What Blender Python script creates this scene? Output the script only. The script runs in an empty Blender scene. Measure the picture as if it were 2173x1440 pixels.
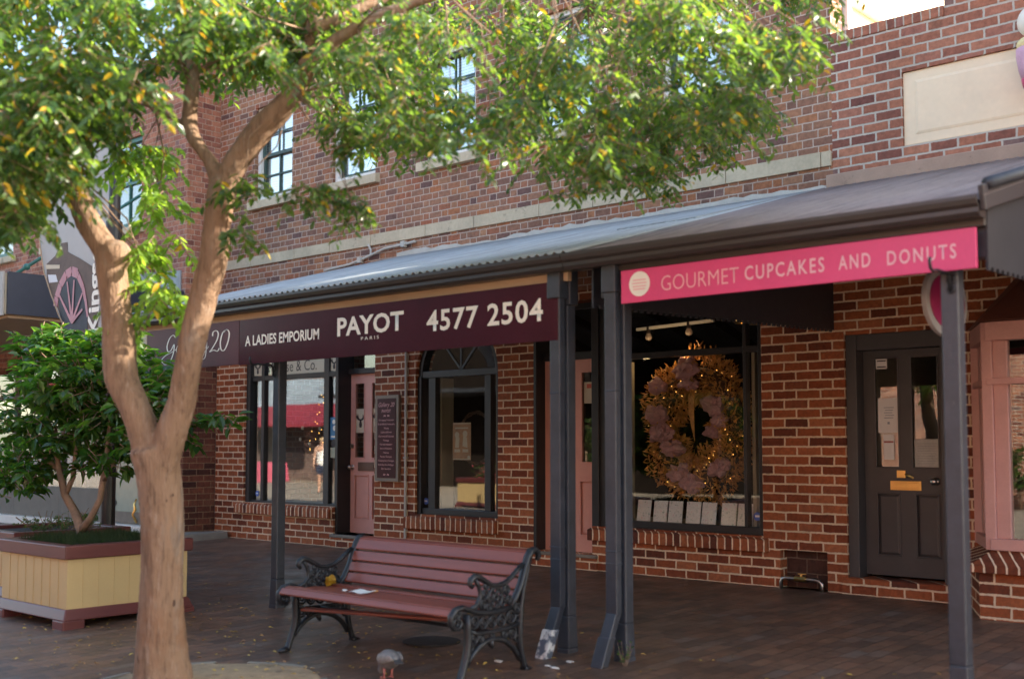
import bpy, bmesh, math, random
import numpy as np
from mathutils import Vector, Matrix, noise as mnoise
R = math.radians
SC = bpy.context.scene
COL = SC.collection
random.seed(11)

# ------------------------------------------------------------------ camera
YAW, PITCH = 41.9003, 3.62
cam_d = bpy.data.cameras.new('camera'); cam = bpy.data.objects.new('camera', cam_d); COL.objects.link(cam)
cam.location = (0, -9.45, 1.275)
cam.rotation_euler = (R(90 + PITCH), 0, R(YAW))
cam_d.sensor_width = 36; cam_d.sensor_fit = 'HORIZONTAL'
cam_d.lens = 2450 / 2173 * 36
cam_d.shift_y = 70 / 2173
cam_d.clip_start = 0.05; cam_d.clip_end = 600
cam_d.dof.use_dof = True; cam_d.dof.focus_distance = 11.5; cam_d.dof.aperture_fstop = 1.3
SC.camera = cam

# ------------------------------------------------------------------ sky, sun, exposure
SUN_EL, SUN_AZ = 27.5, 48.5          # azimuth: degrees from +Y (behind the shops) towards +X
w = bpy.data.worlds.new('World'); SC.world = w; w.use_nodes = True
nt = w.node_tree; nt.nodes.clear()
sky = nt.nodes.new('ShaderNodeTexSky'); sky.sky_type = 'NISHITA'; sky.sun_disc = False
sky.sun_elevation = R(SUN_EL); sky.sun_rotation = R(SUN_AZ); sky.air_density = 1.2; sky.dust_density = 2.5
bg = nt.nodes.new('ShaderNodeBackground'); bg.inputs[1].default_value = 0.15
wo = nt.nodes.new('ShaderNodeOutputWorld')
nt.links.new(sky.outputs[0], bg.inputs[0]); nt.links.new(bg.outputs[0], wo.inputs[0])
sd = bpy.data.lights.new('sun', 'SUN'); sun = bpy.data.objects.new('sun', sd); COL.objects.link(sun)
sd.energy = 5.0; sd.angle = R(0.53); sd.color = (1, .9, .74)
dirv = Vector((math.sin(R(SUN_AZ)) * math.cos(R(SUN_EL)), math.cos(R(SUN_AZ)) * math.cos(R(SUN_EL)), math.sin(R(SUN_EL))))
sun.rotation_euler = dirv.to_track_quat('Z', 'Y').to_euler(); sun.location = (20, 30, 30)
SC.view_settings.view_transform = 'Standard'; SC.view_settings.look = 'None'
SC.view_settings.gamma = 1; SC.view_settings.exposure = 2.05
SC.cycles.use_denoising = True
SC.cycles.max_bounces = 10; SC.cycles.transparent_max_bounces = 16
SC.cycles.sample_clamp_indirect = 8

# ------------------------------------------------------------------ helpers
def gz(y):
    return 0.0 if y > 0 else (0.028 * y if y > -6 else -0.168)

def link(o, parent=None):
    COL.objects.link(o)
    if parent is not None:
        o.parent = parent
        o.matrix_parent_inverse = Matrix.Translation(parent.location).inverted() if parent.type == 'EMPTY' else Matrix.Identity(4)
    return o

def tag(o, label=None, cat=None, group=None, kind=None):
    if label: o['label'] = label
    if cat: o['category'] = cat
    if group: o['group'] = group
    if kind: o['kind'] = kind
    return o

def thing(name, loc, label, cat, group=None):
    o = bpy.data.objects.new(name, None); o.location = loc; o.empty_display_size = .1
    COL.objects.link(o)
    return tag(o, label, cat, group)

class MB:
    def __init__(s): s.bm = bmesh.new()
    def v(s, p): return s.bm.verts.new(p)
    def poly(s, pts):
        try: return s.bm.faces.new([s.v(p) for p in pts])
        except ValueError: return None
    def box(s, x0, x1, y0, y1, z0, z1):
        P = [s.v((x, y, z)) for z in (z0, z1) for x, y in ((x0, y0), (x1, y0), (x1, y1), (x0, y1))]
        for f in ((3, 2, 1, 0), (4, 5, 6, 7), (0, 1, 5, 4), (1, 2, 6, 5), (2, 3, 7, 6), (3, 0, 4, 7)):
            s.bm.faces.new([P[i] for i in f])
        return s
    def hexa(s, A, B):
        """A, B: two corresponding rings of points, joined into a closed solid."""
        n = len(A); a = [s.v(p) for p in A]; b = [s.v(p) for p in B]
        s.bm.faces.new(a[::-1]); s.bm.faces.new(b)
        for i in range(n): s.bm.faces.new([a[i], a[(i + 1) % n], b[(i + 1) % n], b[i]])
        return s
    def prism_x(s, yz, x0, x1):
        return s.hexa([(x0, y, z) for y, z in yz], [(x1, y, z) for y, z in yz])
    def prism_y(s, xz, y0, y1):
        return s.hexa([(x, y0, z) for x, z in xz], [(x, y1, z) for x, z in xz])
    def prism_z(s, xy, z0, z1):
        return s.hexa([(x, y, z0) for x, y in xy], [(x, y, z1) for x, y in xy])
    def beam(s, p0, p1, w, h, up=(0, 0, 1)):
        p0, p1 = Vector(p0), Vector(p1); d = (p1 - p0).normalized(); up = Vector(up)
        a = d.cross(up)
        if a.length < 1e-4: a = d.cross(Vector((1, 0, 0)))
        a.normalize(); b = a.cross(d).normalized(); a *= w / 2; b *= h / 2
        q = lambda p: [p + a + b, p - a + b, p - a - b, p + a - b]
        return s.hexa(q(p0), q(p1))
    def tube(s, pts, r, n=8, closed=False):
        pts = [Vector(p) for p in pts]; m = len(pts)
        rs = r if isinstance(r, (list, tuple)) else [r] * m
        rings = []; ref = None
        for i, p in enumerate(pts):
            if closed: d = pts[(i + 1) % m] - pts[i - 1]
            else: d = pts[min(i + 1, m - 1)] - pts[max(i - 1, 0)]
            if d.length < 1e-9: d = Vector((0, 0, 1))
            d.normalize()
            if ref is None: ref = d.orthogonal().normalized()
            a = ref - d * ref.dot(d)
            if a.length < 1e-5: a = d.orthogonal()
            a.normalize(); ref = a; b = d.cross(a)
            rings.append([s.v(p + (a * math.cos(t) + b * math.sin(t)) * rs[i]) for t in [2 * math.pi * k / n for k in range(n)]])
        for i in range(m if closed else m - 1):
            A, B = rings[i], rings[(i + 1) % m]
            for k in range(n): s.bm.faces.new([A[k], A[(k + 1) % n], B[(k + 1) % n], B[k]])
        if not closed:
            s.bm.faces.new(rings[0][::-1]); s.bm.faces.new(rings[-1])
        return s
    def ring(s, c, rad, r, u=(0, 1, 0), v=(0, 0, 1), n=16, k=6):
        c, u, v = Vector(c), Vector(u), Vector(v)
        return s.tube([c + u * rad * math.cos(2 * math.pi * i / n) + v * rad * math.sin(2 * math.pi * i / n) for i in range(n)], r, k, True)
    def ball(s, c, r, sub=2, sc=(1, 1, 1)):
        M_ = Matrix.Translation(c) @ Matrix.Diagonal((*sc, 1))
        bmesh.ops.create_icosphere(s.bm, subdivisions=sub, radius=r, matrix=M_); return s
    def lathe(s, prof, c=(0, 0, 0), n=20):
        rings = [[s.v((c[0] + r * math.cos(2 * math.pi * k / n), c[1] + r * math.sin(2 * math.pi * k / n), c[2] + z)) for k in range(n)] for r, z in prof]
        for A, B in zip(rings, rings[1:]):
            for k in range(n): s.bm.faces.new([A[k], A[(k + 1) % n], B[(k + 1) % n], B[k]])
        s.bm.faces.new(rings[0][::-1]); s.bm.faces.new(rings[-1]); return s
    def wall(s, x0, x1, z0, z1, holes, yf, yb):
        """slab in the XZ plane with rectangular holes"""
        def grid(a0, a1, ks):
            return sorted({round(a0, 4), round(a1, 4)} | {round(k, 4) for k in ks if a0 < k < a1})
        xs = grid(x0, x1, [h[0] for h in holes] + [h[1] for h in holes])
        zs = grid(z0, z1, [h[2] for h in holes] + [h[3] for h in holes])
        def solid(i, j):
            if i < 0 or j < 0 or i >= len(xs) - 1 or j >= len(zs) - 1: return False
            cx, cz = (xs[i] + xs[i + 1]) / 2, (zs[j] + zs[j + 1]) / 2
            return not any(h[0] < cx < h[1] and h[2] < cz < h[3] for h in holes)
        for i in range(len(xs) - 1):
            for j in range(len(zs) - 1):
                if not solid(i, j): continue
                a, b, c, d = xs[i], xs[i + 1], zs[j], zs[j + 1]
                s.poly([(a, yf, c), (b, yf, c), (b, yf, d), (a, yf, d)])
                s.poly([(a, yb, d), (b, yb, d), (b, yb, c), (a, yb, c)])
                if not solid(i - 1, j): s.poly([(a, yf, c), (a, yf, d), (a, yb, d), (a, yb, c)])
                if not solid(i + 1, j): s.poly([(b, yf, d), (b, yf, c), (b, yb, c), (b, yb, d)])
                if not solid(i, j - 1): s.poly([(a, yf, c), (a, yb, c), (b, yb, c), (b, yf, c)])
                if not solid(i, j + 1): s.poly([(a, yb, d), (a, yf, d), (b, yf, d), (b, yb, d)])
        bmesh.ops.remove_doubles(s.bm, verts=s.bm.verts, dist=1e-5)
        return s
    def bevel(s, w, seg=1):
        bmesh.ops.bevel(s.bm, geom=[e for e in s.bm.edges], offset=w, segments=seg, affect='EDGES', profile=.5, clamp_overlap=True); return s
    def build(s, name, mat, parent=None, smooth=False, bev=0, norm=True):
        if norm: bmesh.ops.recalc_face_normals(s.bm, faces=s.bm.faces)
        me = bpy.data.meshes.new(name); s.bm.to_mesh(me); s.bm.free()
        for m in (mat if isinstance(mat, (list, tuple)) else [mat]): me.materials.append(m)
        if smooth: me.polygons.foreach_set('use_smooth', [True] * len(me.polygons))
        o = link(bpy.data.objects.new(name, me), parent)
        if bev:
            b = o.modifiers.new('bevel', 'BEVEL'); b.width = bev; b.segments = 2; b.limit_method = 'ANGLE'
        return o

def part_box(name, mat, parent, x0, x1, y0, y1, z0, z1, bev=0.004):
    return MB().box(x0, x1, y0, y1, z0, z1).build(name, mat, parent, bev=bev)

def evaluated(o):
    bpy.context.view_layer.update()
    dg = bpy.context.evaluated_depsgraph_get()
    return bpy.data.meshes.new_from_object(o.evaluated_get(dg))

def text(body, x0, x1, z0, z1, y, mat, parent, name='lettering', bold=0., shear=0., space=1., f=None):
    """text fitted into a box of the plane facing the street; z0..z1 is the height of the capitals"""
    cu = bpy.data.curves.new('t', 'FONT'); cu.body = body; cu.offset = bold; cu.shear = shear
    cu.space_character = space; cu.extrude = .0; cu.size = 1; cu.resolution_u = 3
    o = bpy.data.objects.new('t', cu); COL.objects.link(o)
    me = evaluated(o); bpy.data.objects.remove(o)
    n = len(me.vertices); co = np.empty(n * 3); me.vertices.foreach_get('co', co); co = co.reshape(-1, 3)
    a0, a1 = co[:, 0].min(), co[:, 0].max()
    cap = .729 if min(co[:, 1]) < -.05 else co[:, 1].max()
    sz = (z1 - z0) / cap
    sx = (x1 - x0) / (a1 - a0) if x1 is not None else sz
    out = np.empty_like(co)
    if f is None:
        out[:, 0] = x0 + (co[:, 0] - a0) * sx; out[:, 1] = y; out[:, 2] = z0 + co[:, 1] * sz
    else:
        for i in range(n): out[i] = f((co[i, 0] - a0) * sx, co[i, 1] * sz)
    me.vertices.foreach_set('co', out.ravel()); me.update()
    me.materials.clear(); me.materials.append(mat); me.name = name
    return link(bpy.data.objects.new(name, me), parent)

def ribbon(mb, pts, w0, y, thick=.7):
    """calligraphic stroke in the XZ plane: heavy on down strokes, fine on cross strokes"""
    P = []
    n = len(pts)
    for i in range(n - 1):
        p0, p1, p2, p3 = [Vector((*pts[min(max(k, 0), n - 1)], 0)) for k in (i - 1, i, i + 1, i + 2)]
        for t in [k / 8 for k in range(8)]:
            P.append(.5 * ((2 * p1) + (p2 - p0) * t + (2 * p0 - 5 * p1 + 4 * p2 - p3) * t * t + (3 * p1 - p0 - 3 * p2 + p3) * t ** 3))
    P.append(Vector((*pts[-1], 0)))
    L = []
    for i, p in enumerate(P):
        d = P[min(i + 1, len(P) - 1)] - P[max(i - 1, 0)]
        if d.length < 1e-9: continue
        d.normalize(); q = Vector((-d.y, d.x, 0)); ww = w0 * (1 - thick + thick * abs(d.y) ** 2)
        L.append((p + q * ww / 2, p - q * ww / 2))
    for (a, b), (c, d) in zip(L, L[1:]):
        mb.poly([(a.x, y, a.y), (b.x, y, b.y), (d.x, y, d.y), (c.x, y, c.y)])

def skin(name, verts, edges, radii, mat, parent, sub=2, root=0, extra=None):
    me = bpy.data.meshes.new('sk'); me.from_pydata(verts, edges, [])
    o = bpy.data.objects.new('sk', me); COL.objects.link(o)
    m = o.modifiers.new('skin', 'SKIN')
    for i, r in enumerate(radii):
        rr = r if isinstance(r, tuple) else (r, r)
        me.skin_vertices[0].data[i].radius = rr
        me.skin_vertices[0].data[i].use_root = (i == root)
    s = o.modifiers.new('sub', 'SUBSURF'); s.levels = sub; s.render_levels = sub
    out = evaluated(o); bpy.data.objects.remove(o)
    out.polygons.foreach_set('use_smooth', [True] * len(out.polygons))
    out.materials.clear(); out.materials.append(mat); out.name = name
    return link(bpy.data.objects.new(name, out), parent)

def remeshed(name, mb, voxel, smooth, mat, parent, disp=None):
    o = mb.build('tmp', mat)
    m = o.modifiers.new('r', 'REMESH'); m.mode = 'VOXEL'; m.voxel_size = voxel
    s = o.modifiers.new('s', 'SMOOTH'); s.iterations = smooth; s.factor = .5
    out = evaluated(o); bpy.data.objects.remove(o)
    if disp:
        n = len(out.vertices); co = np.empty(n * 3); no = np.empty(n * 3)
        out.vertices.foreach_get('co', co); out.vertices.foreach_get('normal', no)
        co = co.reshape(-1, 3); no = no.reshape(-1, 3)
        for i in range(n): co[i] += no[i] * disp(Vector(co[i]))
        out.vertices.foreach_set('co', co.ravel()); out.update()
    out.polygons.foreach_set('use_smooth', [True] * len(out.polygons))
    out.materials.clear(); out.materials.append(mat); out.name = name
    return link(bpy.data.objects.new(name, out), parent)

# ------------------------------------------------------------------ materials
class NT:
    """tiny node-graph writer"""
    def __init__(s, name):
        s.m = bpy.data.materials.new(name); s.m.use_nodes = True; s.t = s.m.node_tree; s.t.nodes.clear()
        s.out = s.n('ShaderNodeOutputMaterial')
    def n(s, ty, **kw):
        x = s.t.nodes.new(ty)
        for k, v in kw.items(): setattr(x, k, v)
        return x
    def put(s, sock, v):
        if hasattr(v, 'is_output') or isinstance(v, bpy.types.NodeSocket): s.t.links.new(v, sock)
        else: sock.default_value = v
    def math(s, op, a, b=0., c=None):
        x = s.n('ShaderNodeMath', operation=op); s.put(x.inputs[0], a); s.put(x.inputs[1], b)
        if c is not None: s.put(x.inputs[2], c)
        return x.outputs[0]
    def mix(s, f, a, b, mode='MIX'):
        x = s.n('ShaderNodeMix', data_type='RGBA', blend_type=mode); s.put(x.inputs[0], f)
        s.put(x.inputs[6], (*a, 1) if isinstance(a, tuple) else a); s.put(x.inputs[7], (*b, 1) if isinstance(b, tuple) else b)
        return x.outputs[2]
    def noise(s, vec, scale, detail=3, rough=.6):
        x = s.n('ShaderNodeTexNoise'); s.put(x.inputs['Vector'], vec); x.inputs['Scale'].default_value = scale
        x.inputs['Detail'].default_value = detail; x.inputs['Roughness'].default_value = rough
        return x.outputs['Fac']
    def obj(s): return s.n('ShaderNodeTexCoord').outputs['Object']
    def mapping(s, vec, scale):
        x = s.n('ShaderNodeMapping'); s.put(x.inputs[0], vec); x.inputs['Scale'].default_value = scale; return x.outputs[0]
    def ramp(s, f, stops, interp='LINEAR'):
        x = s.n('ShaderNodeValToRGB'); s.put(x.inputs[0], f); e = x.color_ramp.elements; x.color_ramp.interpolation = interp
        while len(e) < len(stops): e.new(.5)
        for k, (p, c) in zip(e, stops): k.position = p; k.color = (*c, 1) if len(c) == 3 else c
        return x.outputs[0]
    def smooth(s, x, a, b):
        m = s.n('ShaderNodeMapRange', interpolation_type='SMOOTHSTEP'); s.put(m.inputs[0], x)
        s.put(m.inputs[1], a); s.put(m.inputs[2], b); return m.outputs[0]
    def bump(s, h, strength, dist):
        b = s.n('ShaderNodeBump'); b.inputs['Strength'].default_value = strength; b.inputs['Distance'].default_value = dist
        s.put(b.inputs['Height'], h); return b.outputs[0]
    def bsdf(s, col, rough, metal=0., normal=None, spec=.5, coat=0.):
        p = s.n('ShaderNodeBsdfPrincipled')
        s.put(p.inputs['Base Color'], (*col, 1) if isinstance(col, tuple) else col)
        s.put(p.inputs['Roughness'], rough); p.inputs['Metallic'].default_value = metal
        p.inputs['Specular IOR Level'].default_value = spec; p.inputs['Coat Weight'].default_value = coat
        if normal is not None: s.put(p.inputs['Normal'], normal)
        return p.outputs[0]
    def done(s, sh): s.t.links.new(sh, s.out.inputs[0]); return s.m

def mat(name, col, rough=.6, metal=0., var=.25, scale=6., fine=60., bump=.1, spec=.5, stretch=(1, 1, 1), dirt=None, coat=0.):
    g = NT(name); v = g.mapping(g.obj(), stretch)
    a = g.noise(v, scale, 4); b = g.noise(v, fine, 2)
    f = g.math('ADD', g.math('MULTIPLY', a, .7), g.math('MULTIPLY', b, .3))
    lo = tuple(c * (1 - var) for c in col); hi = tuple(min(1, c * (1 + var)) for c in col)
    c = g.ramp(f, [(.3, lo), (.7, hi)])
    if dirt: c = g.mix(g.smooth(g.noise(g.obj(), dirt[1], 5, .7), dirt[2], dirt[2] + .12), c, dirt[0])
    return g.done(g.bsdf(c, rough, metal, g.bump(f, bump, .01) if bump else None, spec, coat))

def plain(name, col, rough=.6, metal=0.): return mat(name, col, rough, metal, var=.08, bump=.03)

def emit(name, col, strength):
    g = NT(name); e = g.n('ShaderNodeEmission'); e.inputs[0].default_value = (*col, 1); e.inputs[1].default_value = strength
    return g.done(e.outputs[0])

def glass(name, tint=(.97, .985, .975), base=.075, gain=.85):
    g = NT(name); fr = g.n('ShaderNodeLayerWeight'); fr.inputs[0].default_value = .5
    tr = g.n('ShaderNodeBsdfTransparent'); tr.inputs[0].default_value = (*tint, 1)
    gl = g.n('ShaderNodeBsdfGlossy'); gl.inputs['Roughness'].default_value = .004
    wob = g.bump(g.noise(g.obj(), 1.3, 1), .06, .02); g.put(gl.inputs['Normal'], wob)
    f = g.math('ADD', g.math('MULTIPLY', g.math('POWER', fr.outputs['Facing'], 3.), gain), base)
    mx = g.n('ShaderNodeMixShader'); g.put(mx.inputs[0], f); g.put(mx.inputs[1], tr.outputs[0]); g.put(mx.inputs[2], gl.outputs[0])
    return g.done(mx.outputs[0])

def brick(name, stops, mortar, L=.24, H=.086, joint=.010, bond='flemish', axes='wall', rough=.85, depth=.006, worn=.0, z0=0., spec=.3, wet=0., chip=None):
    g = NT(name); xyz = g.n('ShaderNodeSeparateXYZ'); o = g.obj(); g.put(xyz.inputs[0], o)
    x, y, z = xyz.outputs
    wob = g.math('MULTIPLY', g.math('SUBTRACT', g.noise(o, 9., 2), .5), .015)
    if axes == 'wall': u, v = g.math('ADD', x, y), z
    elif axes == 'floor': u, v = y, x
    elif axes == 'diag':
        u = g.math('MULTIPLY', g.math('ADD', x, y), .7071); v = g.math('MULTIPLY', g.math('SUBTRACT', y, x), .7071)
    u = g.math('ADD', g.math('ADD', u, 100.), wob); v = g.math('ADD', g.math('ADD', v, H * 400 - z0), g.math('MULTIPLY', wob, .8))
    vv = g.math('DIVIDE', v, H); row = g.math('FLOOR', vv); fv = g.math('SUBTRACT', vv, row)
    par = g.math('MODULO', row, 2.)
    per = {'flemish': L * 1.5, 'stretcher': L, 'rowlock': L}[bond]
    off = g.math('MULTIPLY', par, .5)
    uu = g.math('ADD', g.math('DIVIDE', u, per), off); cell = g.math('FLOOR', uu); fu = g.math('SUBTRACT', uu, cell)
    d = g.math('MINIMUM', fu, g.math('SUBTRACT', 1., fu)); idx = cell
    if bond == 'flemish':
        d = g.math('MINIMUM', d, g.math('ABSOLUTE', g.math('SUBTRACT', fu, .6667)))
        idx = g.math('ADD', g.math('MULTIPLY', cell, 2.), g.math('GREATER_THAN', fu, .6667))
    d = g.math('MULTIPLY', d, per)
    if bond != 'rowlock':
        dv = g.math('MULTIPLY', g.math('MINIMUM', fv, g.math('SUBTRACT', 1., fv)), H)
        d = g.math('MINIMUM', d, dv)
    rag = g.math('MULTIPLY', g.math('SUBTRACT', g.noise(o, 40., 3), .5), .010)
    dd = g.math('ADD', d, rag)
    m = g.smooth(dd, joint / 2 - .0012, joint / 2 + .0022)
    cv = g.n('ShaderNodeCombineXYZ'); g.put(cv.inputs[0], idx); g.put(cv.inputs[1], row)
    wn = g.n('ShaderNodeTexWhiteNoise', noise_dimensions='2D'); g.put(wn.inputs[0], cv.outputs[0])
    c = g.ramp(wn.outputs[0], stops)
    blotch = g.noise(o, 22., 4, .7)
    c = g.mix(1., c, g.ramp(blotch, [(.25, (.62, .62, .62)), (.75, (1.3, 1.25, 1.2))]), 'MULTIPLY')
    mo = g.mix(g.noise(o, 15., 3), tuple(k * .75 for k in mortar), tuple(min(1, k * 1.15) for k in mortar))
    c = g.mix(m, mo, c)
    if chip: c = g.mix(g.smooth(g.noise(o, chip[1], 5, .75), chip[2], chip[2] + .05), c, chip[0])
    stain = g.smooth(g.noise(o, 3.2, 5, .75), .56, .70)
    c = g.mix(g.math('MULTIPLY', stain, .35), c, (.10, .065, .045))
    big = g.noise(o, .9, 4)
    c = g.mix(1., c, g.ramp(big, [(.3, (.80, .78, .76)), (.7, (1.1, 1.08, 1.06))]), 'MULTIPLY')
    h = g.math('ADD', g.math('MULTIPLY', m, 1.), g.math('MULTIPLY', g.noise(o, 90., 3), .25))
    rr = g.ramp(g.noise(o, 2.5, 4), [(.35, (rough - wet,) * 3), (.7, (rough,) * 3)]) if wet else rough
    return g.done(g.bsdf(c, rr, 0, g.bump(h, .7, depth), spec))

def leafmat(name, cols, trans, rough=.45, tw=.42, spec=.4):
    g = NT(name); rnd = g.n('ShaderNodeNewGeometry').outputs['Random Per Island']
    c = g.ramp(rnd, [(i / max(1, len(cols) - 1), k) for i, k in enumerate(cols)])
    t = g.mix(1., c, trans, 'MULTIPLY')
    b = g.bsdf(c, rough, 0, None, spec)
    tr = g.n('ShaderNodeBsdfTranslucent'); g.put(tr.inputs[0], t)
    mx = g.n('ShaderNodeMixShader'); mx.inputs[0].default_value = tw
    g.put(mx.inputs[1], b); g.put(mx.inputs[2], tr.outputs[0])
    return g.done(mx.outputs[0])

PLUM = [(0., (.15, .085, .078)), (.12, (.21, .110, .082)), (.3, (.29, .148, .098)), (.5, (.34, .178, .112)), (.66, (.325, .118, .066)), (.80, (.37, .20, .12)), (.93, (.38, .155, .075)), (1., (.20, .125, .115))]
WARM_BOUNCE = [(0., (.11, .034, .020)), (.14, (.19, .050, .022)), (.4, (.29, .080, .030)), (.7, (.35, .105, .040)), (.9, (.40, .140, .062)), (1., (.21, .06, .030))]  # warm bounce under the verandahs is put into these brick colours
ORNG = [(0., (.19, .075, .062)), (.15, (.29, .115, .080)), (.5, (.40, .165, .105)), (.75, (.46, .205, .13)), (.92, (.36, .15, .115)), (1., (.22, .14, .13))]
def sheetmat(name, col, dark):
    g = NT(name); o = g.obj()
    a = g.noise(g.mapping(o, (13., .7, .7)), 1., 5, .7); b = g.noise(o, 2.2, 5, .7); f = g.noise(o, 45., 3, .7)
    c = g.ramp(b, [(.3, tuple(k * .82 for k in col)), (.7, tuple(k * 1.15 for k in col))])
    c = g.mix(g.math('MULTIPLY', g.smooth(a, .46, .68), .75), c, dark)
    c = g.mix(g.math('MULTIPLY', g.smooth(f, .66, .74), .8), c, tuple(k * .45 for k in dark))
    return g.done(g.bsdf(c, .6, .05, g.bump(b, .1, .01), .3))
M_ = {}
M_['brick_up'] = brick('upper_brick', PLUM, (.52, .40, .33), L=.207, H=.0772, joint=.011, z0=.02, chip=((.52, .42, .34), 2.2, .72))
M_['brick_low'] = brick('bounce_tinted_brick', WARM_BOUNCE, (.74, .56, .385), L=.238, H=.0845, bond='stretcher', joint=.0155, z0=.0)  # similar brick to the upper wall, tinted for bounced light, mortar too
M_['brick_right'] = brick('parapet_brick', ORNG, (.56, .50, .43), L=.235, bond='stretcher', joint=.016, z0=.03)
M_['brick_left'] = brick('corner_brick', ORNG, (.50, .36, .27), L=.207, H=.0772, bond='flemish', joint=.008)
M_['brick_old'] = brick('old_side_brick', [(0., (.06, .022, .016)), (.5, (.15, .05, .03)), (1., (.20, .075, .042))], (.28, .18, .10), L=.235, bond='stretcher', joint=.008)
M_['soldier'] = brick('rowlock_brick', ORNG, (.52, .46, .38), L=.076, H=3., joint=.011, bond='rowlock')
M_['sill'] = brick('sill_brick', WARM_BOUNCE, (.85, .66, .47), L=.082, H=3., joint=.014, bond='rowlock', z0=1)
M_['paver'] = brick('dark_brick_paving', [(0., (.092, .062, .048)), (.35, (.128, .078, .055)), (.7, (.152, .090, .062)), (.9, (.182, .102, .066)), (1., (.135, .108, .092))], (.032, .024, .019), L=.23, H=.115, joint=.005, bond='stretcher', axes='floor', rough=.58, wet=.26, depth=.006, spec=.5)
M_['street'] = brick('pale_paving', [(0., (.34, .30, .25)), (1., (.46, .41, .34))], (.28, .24, .2), L=.4, H=.2, joint=.008, bond='stretcher', axes='floor', rough=.8)
M_['stone'] = mat('sandstone_band', (.52, .43, .30), .85, var=.22, scale=2.5, fine=30, dirt=((.24, .20, .15), 3., .60))
M_['render'] = mat('cement_flashing', (.48, .45, .40), .85, var=.2, scale=4, dirt=((.33, .29, .25), 4., .58))
M_['render_tan'] = mat('tan_cement_flashing', (.40, .27, .20), .85, var=.15, scale=4, dirt=((.2, .14, .1), 5., .6))
M_['cream'] = mat('cream_render', (.86, .68, .48), .8, var=.07, scale=3, fine=20, bump=.04)
M_['creamwall'] = mat('cream_painted_wall', (.80, .72, .55), .8, var=.05)
M_['white'] = mat('white_paint', (.75, .73, .68), .6, var=.06)
M_['navy'] = mat('dark_slate_paint', (.030, .032, .040), .38, var=.2, scale=9, bump=.05)
M_['postpaint'] = mat('blue_grey_post_paint', (.036, .040, .050), .42, var=.3, scale=7, fine=40, bump=.12, dirt=((.13, .12, .11), 11., .68))
M_['dark'] = mat('near_black_frame_paint', (.018, .016, .016), .42, var=.2)
M_['gutter'] = mat('dark_brown_gutter', (.040, .033, .030), .35, var=.15, stretch=(.3, 3, 3))
M_['fascia'] = mat('tan_timber_fascia', (.42, .29, .175), .7, var=.12, stretch=(.4, 4, 4), dirt=((.2, .13, .09), 6., .64))
M_['zinc'] = sheetmat('galvanised_corrugated_iron', (.36, .385, .39), (.22, .225, .22))
M_['roofbrown'] = sheetmat('painted_corrugated_iron', (.23, .19, .18), (.13, .105, .10))
M_['maroon'] = mat('maroon_sign_face', (.052, .010, .018), .24, var=.2, scale=2.5, bump=.015, spec=.24)
M_['umber'] = mat('dark_umber_sign_face', (.085, .022, .026), .42, var=.2, scale=2.5, bump=.015, spec=.2)
M_['pink'] = mat('hot_pink_sign_face', (.62, .050, .155), .40, var=.10, scale=2., bump=0)
M_['pinklight'] = mat('light_pink_letter', (.74, .42, .44), .5, var=.04, bump=0)
M_['pinkpale'] = mat('pale_pink_letter', (.80, .40, .40), .5, var=.04, bump=0)
M_['ivory'] = mat('ivory_letter', (.80, .74, .63), .5, var=.04, bump=0)
M_['creamsign'] = mat('cream_sign_face', (.55, .47, .33), .6, var=.05, bump=0)
M_['ink'] = mat('dark_ink', (.03, .02, .02), .6, var=.1, bump=0)
M_['salmon'] = mat('salmon_pink_door_paint', (.66, .32, .25), .45, var=.08, scale=5, bump=.04)
M_['baypink'] = mat('dusty_pink_bay_paint', (.55, .28, .235), .45, var=.10, scale=5, bump=.04)
M_['hood'] = mat('red_brown_bay_hood', (.17, .062, .042), .5, var=.15)
M_['slate'] = mat('slate_grey_door_paint', (.062, .056, .055), .42, var=.12, bump=.04)
M_['brass'] = mat('polished_brass', (.80, .52, .18), .28, 1., var=.12, bump=.03)
M_['steel'] = mat('dull_steel', (.55, .50, .44), .3, 1., var=.2)
M_['bronze'] = mat('dull_bronze_plate', (.16, .085, .055), .5, .4, var=.15)
M_['reveal'] = mat('beige_inner_reveal', (.34, .29, .20), .7, var=.1)
M_['room'] = mat('dark_shop_interior', (.014, .010, .008), .95, var=.3, spec=.1)
M_['glass'] = glass('shop_glass')
M_['glass2'] = glass('upper_glass', base=.30, gain=.9)
M_['blind'] = mat('white_slat_blind', (.62, .64, .66), .6, var=.05, stretch=(1, 1, 40), scale=3)
M_['teal'] = mat('dark_green_sash_paint', (.030, .065, .055), .45, var=.15)
M_['tealrod'] = mat('teal_iron_paint', (.025, .12, .10), .45, var=.15)
M_['iron'] = mat('black_cast_iron', (.018, .019, .022), .42, .2, var=.4, scale=25, bump=.35, dirt=((.075, .052, .035), 22., .66))
M_['slat'] = mat('maroon_bench_slat', (.205, .055, .034), .42, var=.2, scale=4, stretch=(.25, 6, 6), bump=.06, spec=.45, coat=.06)
M_['rim'] = mat('maroon_planter_rim', (.115, .030, .027), .38, var=.15, stretch=(.5, .5, 3), bump=.05)
M_['pcream'] = mat('cream_planter_board', (.52, .37, .17), .5, var=.06, scale=3, bump=.03, dirt=((.38, .26, .12), 5., .68))
M_['soil'] = mat('dark_soil', (.028, .020, .014), .95, var=.4, scale=30, bump=.6)
M_['sand'] = mat('sandy_tree_pit', (.30, .205, .115), .95, var=.4, scale=14, fine=110, bump=.8, dirt=((.12, .085, .05), 7., .54))
M_['kerb'] = mat('concrete_kerb', (.20, .175, .14), .85, var=.2, scale=6, dirt=((.36, .26, .06), 4., .62))
M_['paper'] = mat('white_paper', (.72, .70, .66), .7, var=.04, bump=0)
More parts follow.
